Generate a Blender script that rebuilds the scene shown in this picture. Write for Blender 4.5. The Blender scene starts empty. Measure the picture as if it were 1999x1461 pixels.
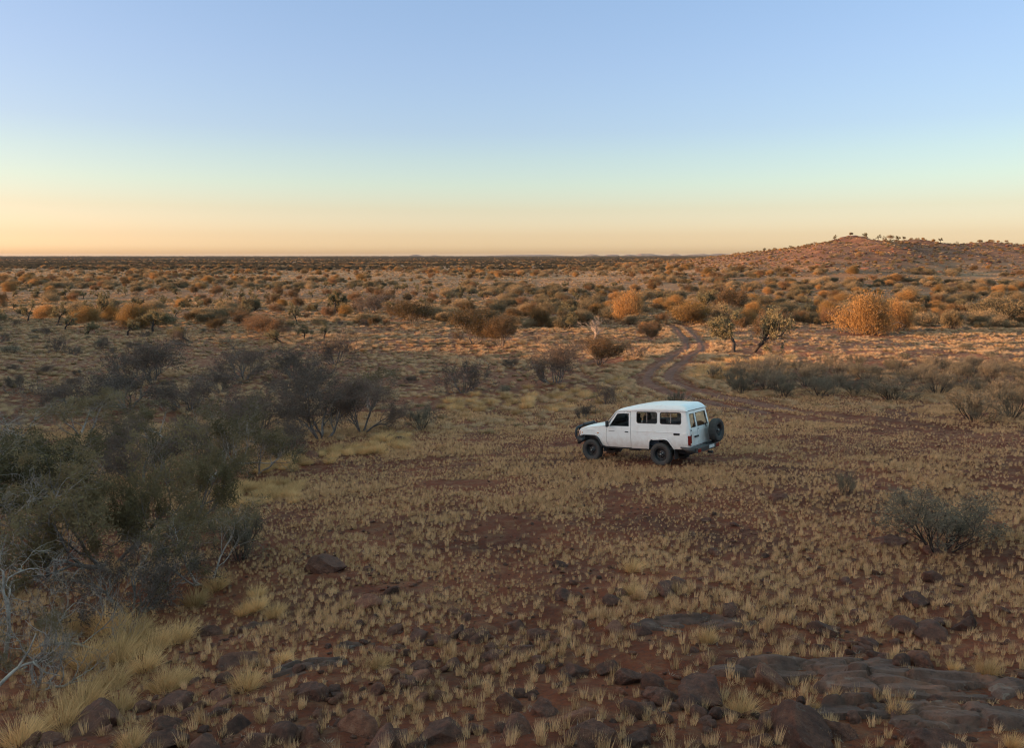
import bpy, bmesh, math, random
import numpy as np
from mathutils import Vector, Matrix, Euler

sc = bpy.context.scene
R = math.radians
# ------------------------------------------------------------------ camera
PW, PH, FPX = 1999.0, 1461.0, 1444.0
PITCH = math.atan((730.5 - 499.0) / FPX)
cam_d = bpy.data.cameras.new('camera')
cam_d.sensor_width = 36.0
cam_d.lens = 36.0 * FPX / PW
cam_d.clip_start = 0.1
cam_d.clip_end = 60000
cam = bpy.data.objects.new('camera', cam_d)
sc.collection.objects.link(cam)
cam.location = (0, 0, 0)
cam.rotation_euler = (math.pi / 2 - PITCH, 0, 0)
sc.camera = cam
# ------------------------------------------------------------------ light
SUN_AZ = R(180 + 84)          # compass bearing of the sun, clockwise from +Y (view direction)
SUN_EL = R(5.0)
SKY_STRENGTH = 0.11
HAZE = 0.000022
w = bpy.data.worlds.new('World')
sc.world = w
w.use_nodes = True
nt = w.node_tree
nt.nodes.clear()
wo = nt.nodes.new('ShaderNodeOutputWorld')
bg = nt.nodes.new('ShaderNodeBackground')
sky = nt.nodes.new('ShaderNodeTexSky')
sky.sky_type = 'NISHITA'
sky.sun_disc = False
sky.sun_elevation = SUN_EL
sky.sun_rotation = SUN_AZ
sky.altitude = 300
sky.air_density = 1.0
sky.dust_density = 1.2
sky.ozone_density = 3.0
# white balance of the photograph, its milkier, warmer air towards the horizon, and unseen upper sky brightened to light the shade
tcw = nt.nodes.new('ShaderNodeTexCoord'); sxyz = nt.nodes.new('ShaderNodeSeparateXYZ')
nt.links.new(tcw.outputs['Generated'], sxyz.inputs[0])
mrw = nt.nodes.new('ShaderNodeMapRange'); mrw.inputs[1].default_value = 0.0; mrw.inputs[2].default_value = 1.0
nt.links.new(sxyz.outputs[2], mrw.inputs[0])
rpw = nt.nodes.new('ShaderNodeValToRGB')
GAIN = [(0.0, (2.05, 1.60, 1.65)), (0.010, (2.22, 1.87, 2.25)), (0.0256, (1.88, 1.44, 1.62)), (0.0592, (1.82, 1.25, 1.13)), (0.0909, (1.86, 1.33, 1.1)), (0.1235, (1.87, 1.31, 1.1)), (0.1568, (1.84, 1.26, 1.15)), (0.2336, (2.00, 1.34, 1.22)), (0.32, (2.12, 1.44, 1.28)), (0.55, (5.0, 3.25, 1.95)), (1.0, (6.5, 4.7, 2.5))]
el_ = rpw.color_ramp.elements
while len(el_) < len(GAIN): el_.new(0.5)
for k_, (p_, c_) in zip(el_, GAIN):
    k_.position = p_; k_.color = (*[v / 6.5 for v in c_], 1)
nt.links.new(mrw.outputs[0], rpw.inputs[0])
mxw = nt.nodes.new('ShaderNodeVectorMath'); mxw.operation = 'MULTIPLY'
nt.links.new(sky.outputs[0], mxw.inputs[0]); nt.links.new(rpw.outputs[0], mxw.inputs[1])
scw = nt.nodes.new('ShaderNodeVectorMath'); scw.operation = 'SCALE'; mx2 = nt.nodes.new('ShaderNodeMath'); mx2.operation = 'MULTIPLY'
nt.links.new(sxyz.outputs[0], mx2.inputs[0]); nt.links.new(sxyz.outputs[0], mx2.inputs[1])
mra = nt.nodes.new('ShaderNodeMapRange'); nt.links.new(mx2.outputs[0], mra.inputs[0])
for k_, v_ in zip((1, 2, 3, 4), (0.0, 0.34, 6.25, 5.40)): mra.inputs[k_].default_value = v_
nt.links.new(mra.outputs[0], scw.inputs['Scale'])
nt.links.new(mxw.outputs[0], scw.inputs[0]); nt.links.new(scw.outputs[0], bg.inputs[0])
bg.inputs[1].default_value = SKY_STRENGTH
nt.links.new(bg.outputs[0], wo.inputs[0])
sun_d = bpy.data.lights.new('sun', 'SUN')
sun_d.energy = 3.4
sun_d.angle = R(0.6)
sun_d.color = (1.0, 0.60, 0.30)
sun = bpy.data.objects.new('sun', sun_d)
sc.collection.objects.link(sun)
to_sun = Vector((math.sin(SUN_AZ) * math.cos(SUN_EL), math.cos(SUN_AZ) * math.cos(SUN_EL), math.sin(SUN_EL)))
sun.rotation_euler = to_sun.to_track_quat('Z', 'Y').to_euler()
sun.location = (-60, -30, 60)
sc.view_settings.view_transform = 'Standard'
sc.view_settings.look = 'None'
sc.view_settings.exposure = 1.85
sc.view_settings.gamma = 1.0
sc.view_settings.use_curve_mapping = False
sc.cycles.use_denoising = True
sc.cycles.denoiser = 'OPENIMAGEDENOISE'
sc.cycles.filter_width = 1.1
sc.cycles.max_bounces = 6
sc.cycles.diffuse_bounces = 3
sc.cycles.transparent_max_bounces = 12
sc.cycles.volume_bounces = 0

rng = np.random.default_rng(7)

# ------------------------------------------------------------------ terrain
def vnoise(x, y, seed=0):
    xi = np.floor(x); yi = np.floor(y)
    fx = x - xi; fy = y - yi
    fx = fx * fx * (3 - 2 * fx); fy = fy * fy * (3 - 2 * fy)
    def hsh(a, b):
        h = np.sin(a * 127.1 + b * 311.7 + seed * 74.7) * 43758.5453
        return h - np.floor(h)
    return ((hsh(xi, yi) * (1 - fx) + hsh(xi + 1, yi) * fx) * (1 - fy)
            + (hsh(xi, yi + 1) * (1 - fx) + hsh(xi + 1, yi + 1) * fx) * fy) * 2 - 1

def fbm(x, y, seed=0, octv=3):
    s = 0; a = 1.0
    for i in range(octv):
        s = s + a * vnoise(x * 2 ** i + 17.3 * i, y * 2 ** i - 9.1 * i, seed + i)
        a *= 0.5
    return s

def sstep(a, b, x):
    t = np.clip((x - a) / (b - a), 0, 1)
    return t * t * (3 - 2 * t)

PLAIN = -12.5
_ky = [-400, -150, -60, -25, 0, 3, 7, 14, 25.7, 40, 60, 90, 140, 200, 500]
_kz = [-12, -9, -3.0, -0.6, -1.9, -3.3, -5.15, -6.45, -7.80, -9.1, -10.3, -11.4, -12.2, -12.5, -12.5]
_ty = np.arange(-400, 500.01, 0.25)
_tz = np.interp(_ty, _ky, _kz)
_k = np.exp(-0.5 * (np.arange(-24, 25) * 0.25 / 1.6) ** 2); _k /= _k.sum()
_tz = np.convolve(np.pad(_tz, 24, mode='edge'), _k, mode='valid')
# skyline of the hill on the right: u = x / y, elevation of its crest in metres per metre of distance
_hu = [0.0, 0.10, 0.18, 0.24, 0.28, 0.305, 0.333, 0.367, 0.388, 0.415, 0.434, 0.450, 0.485, 0.52, 0.555, 0.59, 0.625, 0.66, 0.70, 0.85, 1.1, 1.5]
_hz = [-.0250, -.0205, -.0135, -.0065, -.0005, 0.0030, 0.0060, 0.0095, 0.0125, 0.0178, 0.0196, 0.0200, 0.0205, 0.0195, 0.0172, 0.0155, 0.0145, 0.0145, 0.0150, 0.012, -0.002, -.02]
_rx = np.array([[-20, -62, 1.0], [-40, -20, 2.6], [-54, 10, 1.6], [-68, 45, -0.6], [-101, 92, -6.2], [-136, 140, -9.6], [-168, 182, -11.6], [-205, 230, -12.0]])

def ridge(x, y):
    best = np.full(np.shape(x), -99.0)
    for a, b in zip(_rx[:-1], _rx[1:]):
        dx, dy = b[0] - a[0], b[1] - a[1]
        t = np.clip(((x - a[0]) * dx + (y - a[1]) * dy) / (dx * dx + dy * dy), 0, 1)
        d = np.hypot(x - a[0] - t * dx, y - a[1] - t * dy)
        best = np.maximum(best, a[2] + t * (b[2] - a[2]) - 0.34 * (np.sqrt(d * d + 36) - 6))
    return best

VPOS = (5.892, 26.370, -7.522)
VROT = (2.44715, 0.11324, 0.04793)
_VM = Euler((VROT[2], VROT[1], VROT[0]), 'XYZ').to_matrix()
_VN = _VM @ Vector((0, 0, 1))
def H(x, y):
    x = np.asarray(x, float); y = np.asarray(y, float)
    z = np.interp(y, _ty, _tz)
    lat = 0.056 * 38 * np.tanh(x / 38) * (1 - sstep(45, 120, y)) * sstep(-60, 10, y)
    z = z + lat
    z = z + 0.35 * fbm(x / 14, y / 14, 3) * sstep(30, 70, y) * (1 - sstep(400, 900, y))
    z = z + 0.10 * fbm(x / 3.1, y / 3.1, 5) * (1 - sstep(60, 120, np.hypot(x, y)))
    z = z + 0.9 * fbm(x / 160, y / 160, 8) * sstep(120, 400, y)
    rr = ridge(x, y) - 1.5 + 0.9 * fbm(x / 11, y / 11, 21, 4) + 1.0 * vnoise(x / 26, y / 26, 27)
    z = np.maximum(z, rr)
    # hill to the right
    u = x / np.maximum(y, 1.0)
    el = np.interp(u, _hu, _hz)
    yc = 520 + 40 * np.sin(u * 9)
    crest = (el - 0.0022 * sstep(0.40, 0.47, u)) * yc - PLAIN
    f = sstep(190, yc, y) ** 1.05 * (1 - 0.75 * sstep(yc, yc + 420, y))
    hill = np.maximum(crest, 0) * f
    hill = hill + (0.4 * fbm(x / 22, y / 22, 12) + 0.35 * fbm(x / 7, y / 5, 13)) * np.clip(hill / 8, 0, 1) * (1 - 0.75 * sstep(yc - 30, yc + 10, y))
    ox, oy = x - 0.452 * 500, y - 500
    hill = hill + 1.9 * np.exp(-(ox * ox / 90 + oy * oy / 260))
    for hu_, hy_, hh_, sx_, sy_ in ((0.462, 455, 3.2, 5, 34), (0.545, 470, 2.6, 5, 30), (0.635, 475, 2.4, 6, 30), (0.50, 400, 1.6, 5, 26)):
        hill = hill + hh_ * np.exp(-((x - hu_ * hy_) / sx_) ** 2 - ((y - hy_) / sy_) ** 2)
    z = z + hill
    # level spot the vehicle stands on
    wv = 1 - sstep(2.6, 8.0, np.hypot(x - 4.75, y - 27.3))
    zp = VPOS[2] + 0.02 - (_VN[0] * (x - VPOS[0]) + _VN[1] * (y - VPOS[1])) / _VN[2]
    z = z * (1 - wv) + zp * wv
    # micro relief of the stony foreground
    near = (1 - sstep(25, 60, y)) * (1 - 0.7 * wv)
    z = z + 0.05 * fbm(x / 0.7, y / 0.7, 30) * near * (y > -20)
    return z

Fv = np.array([0, math.cos(PITCH), -math.sin(PITCH)])
Uv = np.array([0, math.sin(PITCH), math.cos(PITCH)])
_tt = np.geomspace(4, 9000, 900)
def at(px, py):
    """ground point seen at a place of the photograph"""
    d = Fv + np.array([1, 0, 0]) * (px - PW / 2) / FPX - Uv * (py - PH / 2) / FPX
    P = d[None, :] * _tt[:, None]
    below = P[:, 2] < H(P[:, 0], P[:, 1])
    i = int(np.argmax(below)) if below.any() else len(_tt) - 1
    a, b = _tt[max(i - 1, 0)], _tt[i]
    for _ in range(18):
        m = 0.5 * (a + b); q = d * m
        if q[2] < H(q[0], q[1]): b = m
        else: a = m
    q = d * b
    return float(q[0]), float(q[1]), float(H(q[0], q[1]))

# ------------------------------------------------------------------ helpers
def link(o, parent=None):
    sc.collection.objects.link(o)
    if parent is not None: o.parent = parent
    return o

def tag(o, label=None, cat=None, group=None, kind=None):
    if label: o['label'] = label
    if cat: o['category'] = cat
    if group: o['group'] = group
    if kind: o['kind'] = kind
    return o

def fast_mesh(name, verts, faces, mat=None, rnd=None, smooth=False):
    """verts (n,3); faces (m,3) or (m,4) arrays or list of them"""
    me = bpy.data.meshes.new(name)
    if not isinstance(faces, list): faces = [faces]
    faces = [np.asarray(f, np.int32) for f in faces if len(f)]
    verts = np.asarray(verts, np.float32)
    me.vertices.add(len(verts)); me.vertices.foreach_set('co', verts.ravel())
    loops = np.concatenate([f.ravel() for f in faces])
    tot = np.concatenate([np.full(len(f), f.shape[1], np.int32) for f in faces])
    start = np.concatenate([[0], np.cumsum(tot)[:-1]]).astype(np.int32)
    me.loops.add(len(loops)); me.loops.foreach_set('vertex_index', loops)
    me.polygons.add(len(tot)); me.polygons.foreach_set('loop_start', start)
    me.polygons.foreach_set('loop_total', tot)
    if smooth: me.polygons.foreach_set('use_smooth', np.ones(len(tot), bool))
    me.update(calc_edges=True)
    if rnd is not None:
        a = me.attributes.new('rnd', 'FLOAT', 'POINT'); a.data.foreach_set('value', np.asarray(rnd, np.float32))
    if mat: me.materials.append(mat)
    return me

def new_obj(name, me, parent=None, loc=None):
    o = bpy.data.objects.new(name, me); link(o, parent)
    if loc is not None: o.location = loc
    return o

# ------------------------------------------------------------------ materials
class NT:
    def __init__(s, name):
        s.m = bpy.data.materials.new(name); s.m.use_nodes = True
        s.t = s.m.node_tree; s.t.nodes.clear()
        s.out = s.n('ShaderNodeOutputMaterial')
    def n(s, t, **kw):
        nd = s.t.nodes.new(t)
        for k, v in kw.items(): setattr(nd, k, v)
        return nd
    def l(s, a, b): s.t.links.new(a, b)
    def noise(s, vec, scale, detail=3, rough=0.55, dist=0):
        nd = s.n('ShaderNodeTexNoise'); nd.inputs['Scale'].default_value = scale
        nd.inputs['Detail'].default_value = detail; nd.inputs['Roughness'].default_value = rough
        nd.inputs['Distortion'].default_value = dist
        s.l(vec, nd.inputs['Vector']); return nd.outputs['Fac']
    def ramp(s, fac, stops):
        nd = s.n('ShaderNodeValToRGB'); e = nd.color_ramp.elements
        while len(e) < len(stops): e.new(0.5)
        for k, (p, c) in zip(e, stops):
            k.position = p; k.color = (*c, 1) if len(c) == 3 else c
        s.l(fac, nd.inputs[0]); return nd.outputs[0]
    def mix(s, fac, a, b, mode='MIX'):
        nd = s.n('ShaderNodeMix', data_type='RGBA', blend_type=mode)
        for sock, v in ((nd.inputs[0], fac), (nd.inputs[6], a), (nd.inputs[7], b)):
            if isinstance(v, (int, float)): sock.default_value = v
            elif isinstance(v, tuple): sock.default_value = (*v, 1)
            else: s.l(v, sock)
        return nd.outputs[2]
    def math(s, op, a, b=0.0, clamp=False):
        nd = s.n('ShaderNodeMath', operation=op); nd.use_clamp = clamp
        for sock, v in ((nd.inputs[0], a), (nd.inputs[1], b)):
            if isinstance(v, (int, float)): sock.default_value = v
            else: s.l(v, sock)
        return nd.outputs[0]
    def rng(s, v, a, b, c=0.0, d=1.0):
        nd = s.n('ShaderNodeMapRange'); s.l(v, nd.inputs[0])
        for i, q in enumerate((a, b, c, d)): nd.inputs[i + 1].default_value = q
        return nd.outputs[0]
    def bsdf(s, col, rough=0.6, bump=None, metal=0.0, spec=0.5, dist=0.02, strength=0.6):
        b = s.n('ShaderNodeBsdfPrincipled')
        if isinstance(col, tuple): b.inputs['Base Color'].default_value = (*col, 1)
        else: s.l(col, b.inputs['Base Color'])
        if isinstance(rough, (int, float)): b.inputs['Roughness'].default_value = rough
        else: s.l(rough, b.inputs['Roughness'])
        b.inputs['Metallic'].default_value = metal
        b.inputs['Specular IOR Level'].default_value = spec
        if bump is not None:
            k = s.n('ShaderNodeBump'); k.inputs['Distance'].default_value = dist; k.inputs['Strength'].default_value = strength
            s.l(bump, k.inputs['Height']); s.l(k.outputs[0], b.inputs['Normal'])
        s.l(b.outputs[0], s.out.inputs[0]); return b
    def pos(s):
        return s.n('ShaderNodeNewGeometry').outputs['Position']
    def obj(s):
        return s.n('ShaderNodeTexCoord').outputs['Object']

def mat_leaf(name, ca, cb, cc=None, transl=0.38):
    m = NT(name)
    at_ = m.n('ShaderNodeAttribute', attribute_name='rnd')
    oi = m.n('ShaderNodeObjectInfo')
    c = m.mix(at_.outputs['Fac'], ca, cb)
    if cc: c = m.mix(m.math('MULTIPLY', oi.outputs['Random'], 0.75), c, cc)
    hv = m.n('ShaderNodeHueSaturation'); m.l(c, hv.inputs['Color'])
    m.l(m.rng(oi.outputs['Random'], 0, 1, 0.75, 1.25), hv.inputs['Value'])
    d = m.n('ShaderNodeBsdfDiffuse'); t = m.n('ShaderNodeBsdfTranslucent'); x = m.n('ShaderNodeMixShader')
    m.l(hv.outputs[0], d.inputs[0]); m.l(hv.outputs[0], t.inputs[0]); x.inputs[0].default_value = transl
    m.l(d.outputs[0], x.inputs[1]); m.l(t.outputs[0], x.inputs[2]); m.l(x.outputs[0], m.out.inputs[0])
    return m.m

def mat_bark(name, ca, cb):
    m = NT(name); v = m.obj()
    f = m.noise(v, 6, 4, 0.7)
    m.bsdf(m.ramp(f, [(0.35, ca), (0.65, cb)]), 0.9, f, spec=0.2, dist=0.01)
    return m.m

def mat_plain(name, col, rough=0.6, metal=0.0, spec=0.5):
    m = NT(name); v = m.obj()
    f = m.noise(v, 9, 4)
    c = m.mix(m.rng(f, 0.35, 0.75, 0, 1), col, tuple(k * 0.82 for k in col))
    m.bsdf(c, rough, None, metal, spec); return m.m

def mat_ground():
    m = NT('red_soil'); p = m.pos()
    sep = m.n('ShaderNodeSeparateXYZ'); m.l(p, sep.inputs[0])
    ln = m.n('ShaderNodeVectorMath', operation='LENGTH'); m.l(p, ln.inputs[0]); dist = ln.outputs['Value']
    n1 = m.noise(p, 0.35, 5, 0.6); n2 = m.noise(p, 3.0, 5, 0.65); n3 = m.noise(p, 0.02, 5, 0.6); n4 = m.noise(p, 18.0, 4, 0.7)
    soil = m.ramp(n1, [(0.3, (0.075, 0.019, 0.009)), (0.5, (0.165, 0.042, 0.018)), (0.72, (0.25, 0.070, 0.030))])
    soil = m.mix(m.rng(n4, 0.45, 0.7, 0, 0.75), soil, (0.055, 0.030, 0.024))
    litter = m.ramp(n2, [(0.3, (0.20, 0.125, 0.07)), (0.7, (0.44, 0.30, 0.17))])
    amt = m.math('MULTIPLY', m.rng(n2, 0.46, 0.60), m.rng(dist, 20, 120, 0.15, 0.75))
    c = m.mix(amt, soil, litter)
    # distant plain: dry grass, bare red pans and dark low scrub
    far = m.ramp(m.noise(p, 0.055, 6, 0.68), [(0.32, (0.12, 0.075, 0.040)), (0.47, (0.22, 0.115, 0.058)), (0.60, (0.34, 0.205, 0.110)), (0.72, (0.27, 0.115, 0.056))])
    c = m.mix(m.rng(dist, 130, 420), c, far)
    vfar = m.ramp(m.noise(p, 0.006, 7, 0.7), [(0.38, (0.075, 0.066, 0.040)), (0.55, (0.14, 0.095, 0.055)), (0.66, (0.30, 0.17, 0.085))])
    c = m.mix(m.rng(dist, 900, 1900), c, vfar)
    # the hill is bare and redder
    hz = m.math('MULTIPLY', m.rng(sep.outputs[2], -8, -1), m.rng(dist, 250, 330))
    hc = m.ramp(m.noise(p, 0.12, 6, 0.7), [(0.36, (0.085, 0.036, 0.024)), (0.50, (0.18, 0.072, 0.037)), (0.66, (0.28, 0.135, 0.068))])
    c = m.mix(hz, c, hc)
    vor = m.n('ShaderNodeTexVoronoi'); vor.inputs['Scale'].default_value = 9; m.l(p, vor.inputs['Vector'])
    h = m.math('ADD', m.math('MULTIPLY', vor.outputs['Distance'], -0.6), m.noise(p, 30, 4, 0.7))
    m.bsdf(c, 0.95, h, spec=0.15, dist=0.05, strength=0.8)
    return m.m

def mat_rock(name, a, b, c3):
    m = NT(name); v = m.obj(); oi = m.n('ShaderNodeObjectInfo')
    ad = m.n('ShaderNodeVectorMath', operation='ADD'); m.l(v, ad.inputs[0]); m.l(oi.outputs['Location'], ad.inputs[1]); v = ad.outputs[0]
    f = m.noise(v, 2.2, 6, 0.65); g = m.noise(v, 14, 5, 0.7); k = m.noise(v, 5, 3, 0.6, 1.5)
    c = m.ramp(f, [(0.32, a), (0.52, b), (0.72, c3)])
    c = m.mix(m.rng(g, 0.52, 0.68, 0, 0.6), c, tuple(q * 0.45 for q in a))
    c = m.mix(m.rng(k, 0.62, 0.7, 0, 0.5), c, (0.19, 0.15, 0.12))
    hv = m.n('ShaderNodeHueSaturation'); m.l(c, hv.inputs['Color']); m.l(m.rng(oi.outputs['Random'], 0, 1, 0.65, 1.35), hv.inputs['Value'])
    hb = m.math('ADD', g, m.math('MULTIPLY', f, 2.0))
    m.bsdf(hv.outputs[0], 0.85, hb, spec=0.3, dist=0.03, strength=0.9)
    return m.m

M = {}
M['ground'] = mat_ground()
M['rock'] = mat_rock('brown_rock', (0.060, 0.026, 0.018), (0.120, 0.048, 0.030), (0.20, 0.080, 0.046))
M['rock_red'] = mat_rock('red_rock', (0.10, 0.036, 0.022), (0.19, 0.070, 0.038), (0.26, 0.12, 0.07))
M['slab'] = mat_rock('slab_rock', (0.065, 0.034, 0.026), (0.115, 0.058, 0.040), (0.20, 0.082, 0.046))
M['track'] = NT('track_soil')
_t = M['track']; _p = _t.pos()
_t.bsdf(_t.ramp(_t.noise(_p, 1.3, 5, 0.65), [(0.35, (0.125, 0.055, 0.038)), (0.65, (0.21, 0.100, 0.068))]), 0.95, _t.noise(_p, 9, 4), spec=0.1, dist=0.04)
M['track'] = _t.m
M['straw'] = mat_leaf('dry_straw_grass', (0.40, 0.215, 0.10), (0.86, 0.55, 0.285), (0.66, 0.44, 0.25), 0.35)
M['litter'] = mat_leaf('bleached_grass_litter', (0.28, 0.23, 0.18), (0.48, 0.42, 0.34), None, 0.2)
M['spinifex'] = mat_leaf('pale_hummock_grass', (0.52, 0.32, 0.17), (0.78, 0.53, 0.32), (0.42, 0.265, 0.16), 0.3)
M['clump'] = mat_leaf('straw_clump_grass', (0.46, 0.27, 0.115), (0.80, 0.51, 0.25), None, 0.35)
M['olive'] = mat_leaf('olive_leaves', (0.105, 0.084, 0.044), (0.225, 0.172, 0.090), (0.22, 0.155, 0.082))
M['grey'] = mat_leaf('grey_green_leaves', (0.135, 0.115, 0.082), (0.30, 0.25, 0.18), (0.22, 0.165, 0.115))
M['dark'] = mat_leaf('dull_dark_leaves', (0.085, 0.065, 0.050), (0.16, 0.12, 0.092), (0.16, 0.10, 0.078))
M['rust'] = mat_leaf('rust_tinged_leaves', (0.10, 0.070, 0.036), (0.20, 0.125, 0.060), (0.20, 0.105, 0.060))
M['gold'] = mat_leaf('yellow_green_leaves', (0.21, 0.125, 0.048), (0.42, 0.25, 0.10), (0.34, 0.18, 0.075))
M['green'] = mat_leaf('scrub_leaves', (0.115, 0.094, 0.056), (0.28, 0.21, 0.125), (0.31, 0.21, 0.12))
M['corky'] = mat_leaf('pale_tufted_leaves', (0.13, 0.115, 0.065), (0.26, 0.21, 0.12), (0.20, 0.16, 0.09))
M['bark_pale'] = mat_bark('pale_grey_bark', (0.19, 0.15, 0.125), (0.43, 0.345, 0.29))
M['bark_grey'] = mat_bark('grey_brown_bark', (0.10, 0.078, 0.066), (0.24, 0.19, 0.165))
M['bark_dark'] = mat_bark('dark_furrowed_bark', (0.028, 0.022, 0.020), (0.075, 0.055, 0.045))
M['bark_white'] = mat_bark('white_dead_wood', (0.23, 0.17, 0.145), (0.38, 0.30, 0.255))

# ------------------------------------------------------------------ terrain meshes
def spaced(lo, hi, core_lo, core_hi, step, growth):
    a = list(np.arange(core_lo, core_hi + 1e-6, step))
    s, v = step, core_hi
    while v < hi: s *= growth; v += s; a.append(v)
    s, v = step, core_lo; pre = []
    while v > lo: s *= growth; v -= s; pre.append(v)
    return np.array(pre[::-1] + a)

gx = spaced(-13200, 13200, -16, 18, 0.16, 1.028)
gy = spaced(-3000, 14500, 4.5, 32, 0.16, 1.0225)
X, Y = np.meshgrid(gx, gy)
Z = H(X, Y)
nx, ny = len(gx), len(gy)
idx = np.arange(nx * ny).reshape(ny, nx)
q = np.stack([idx[:-1, :-1], idx[:-1, 1:], idx[1:, 1:], idx[1:, :-1]], -1).reshape(-1, 4)
ground = new_obj('ground', fast_mesh('ground', np.stack([X, Y, Z], -1).reshape(-1, 3), q, M['ground'], smooth=True))
tag(ground, kind='structure', label='red stony plain and slope with patches of dry grass')
print('ground quads', len(q), nx, ny)

# low blue hills on the horizon, each a rounded ridge with real depth
mh = NT('distant_hill_soil'); _p = mh.pos()
mh.bsdf(mh.ramp(mh.noise(_p, 0.004, 6, 0.7), [(0.4, (0.10, 0.07, 0.055)), (0.6, (0.20, 0.12, 0.08))]), 0.95, spec=0.1)
def far_hill(px0, px1, ppx, yd, h, seed):
    x0 = (px0 - 999.5) / FPX * yd; x1 = (px1 - 999.5) / FPX * yd
    n, mm = 60, 9
    xs = np.linspace(x0, x1, n)
    t = (xs - x0) / (x1 - x0)
    pk = (ppx - px0) / (px1 - px0)
    prof = np.where(t < pk, sstep(0, pk, t), 1 - sstep(pk, 1, t)) * (1 + 0.25 * fbm(t * 4, t * 0 + seed, seed))
    prof = np.clip(prof, 0, None) * h * 0.6
    V = []
    for j in range(mm):
        a = j / (mm - 1) * 2 - 1
        V.append(np.stack([xs, np.full(n, yd + a * (x1 - x0) * 0.35), PLAIN - 3 + (prof + 3) * (1 - a * a)], -1))
    V = np.concatenate(V); ii = np.arange(n * mm).reshape(mm, n)
    Q = np.stack([ii[:-1, :-1], ii[:-1, 1:], ii[1:, 1:], ii[1:, :-1]], -1).reshape(-1, 4)
    o = new_obj('distant_hill', fast_mesh('distant_hill', V, Q, mh.m, smooth=True))
    tag(o, kind='structure'); return o
for k, (a, b, c, yd, h) in enumerate([(-60, 22, -10, 9000, 34), (795, 835, 812, 11000, 38), (838, 865, 848, 11000, 34), (900, 1140, 1030, 12000, 44),
                                     (1120, 1175, 1158, 11000, 50), (1170, 1215, 1193, 11000, 54), (1205, 1260, 1222, 11500, 50),
                                     (1225, 1320, 1250, 11500, 58), (1295, 1340, 1312, 11000, 54), (1300, 1400, 1366, 9000, 58), (1355, 1470, 1385, 9500, 56)]):
    far_hill(a, b, c, yd, h, k + 3)

# two-rut track
def smooth_line(pts, n):
    P = np.array(pts, float)
    t = np.linspace(0, len(P) - 1, n)
    out = []
    for s in t:
        i = min(int(s), len(P) - 2); f = s - i
        p0, p1, p2, p3 = P[max(i - 1, 0)], P[i], P[i + 1], P[min(i + 2, len(P) - 1)]
        out.append(0.5 * ((2 * p1) + (-p0 + p2) * f + (2 * p0 - 5 * p1 + 4 * p2 - p3) * f * f + (-p0 + 3 * p1 - 3 * p2 + p3) * f ** 3))
    return np.array(out)
tr_px = [(1205, 626), (1262, 629), (1316, 635), (1337, 650), (1352, 668), (1352, 684), (1322, 702), (1296, 722), (1284, 742), (1330, 764), (1410, 783), (1520, 803), (1660, 822), (1830, 842)]
TRACK = smooth_line([at(*p)[:2] for p in tr_px], 260)
def track_dist(x, y):
    d = np.full(np.shape(x), 1e9)
    for a in TRACK[::2]: d = np.minimum(d, np.hypot(x - a[0], y - a[1]))
    return d
tan = np.gradient(TRACK, axis=0); tan /= np.linalg.norm(tan, axis=1)[:, None]
nor = np.stack([-tan[:, 1], tan[:, 0]], 1)
def rut(side, n0, n1, wbase):
    V = []; rows = 7
    c = TRACK[n0:n1] + nor[n0:n1] * side * 0.85
    for j in range(rows):
        o = (j / (rows - 1) - 0.5)
        wd = wbase * (1 + 0.35 * fbm(np.arange(n0, n1) / 5.0, np.full(n1 - n0, 3.0 + side + (o > 0) * 9), 5))
        pts = c + nor[n0:n1] * (o * wd)[:, None]
        V.append(np.stack([pts[:, 0], pts[:, 1], H(pts[:, 0], pts[:, 1]) + 0.05 - 0.05 * abs(o) * 2 * 1.5], -1))
    V = np.concatenate(V); n = n1 - n0
    ii = np.arange(n * rows).reshape(rows, n)
    Q = np.stack([ii[:-1, :-1], ii[:-1, 1:], ii[1:, 1:], ii[1:, :-1]], -1).reshape(-1, 4)
    return V, Q
V1, Q1 = rut(-1, 0, 222, 0.95); V2, Q2 = rut(1, 0, 222, 0.95)
tk = new_obj('dirt_track', fast_mesh('dirt_track', np.concatenate([V1, V2]), np.concatenate([Q1, Q2 + len(V1)]), M['track'], smooth=True))
tag(tk, kind='structure', label='two-rut red dirt track winding away past the vehicle')

# ------------------------------------------------------------------ plants
def frames(d):
    d = d / (np.linalg.norm(d) + 1e-9)
    a = np.array([0, 0, 1.0]) if abs(d[2]) < 0.9 else np.array([1.0, 0, 0])
    u = np.cross(d, a); u /= np.linalg.norm(u)
    return u, np.cross(d, u)

def tubes(polys, sides_of):
    VV = []; FF = []; off = 0
    for P, rad in polys:
        k = len(P); s = sides_of(rad[0])
        ang = np.arange(s) * 2 * math.pi / s
        u, v = frames(P[-1] - P[0])
        ring = np.cos(ang)[:, None] * u + np.sin(ang)[:, None] * v
        V = P[:, None, :] + ring[None] * rad[:, None, None]
        VV.append(V.reshape(-1, 3))
        ii = off + np.arange(k * s).reshape(k, s); jj = np.roll(ii, -1, axis=1)
        FF.append(np.stack([ii[:-1], jj[:-1], jj[1:], ii[1:]], -1).reshape(-1, 4))
        off += k * s
    return np.concatenate(VV), np.concatenate(FF)

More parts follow.
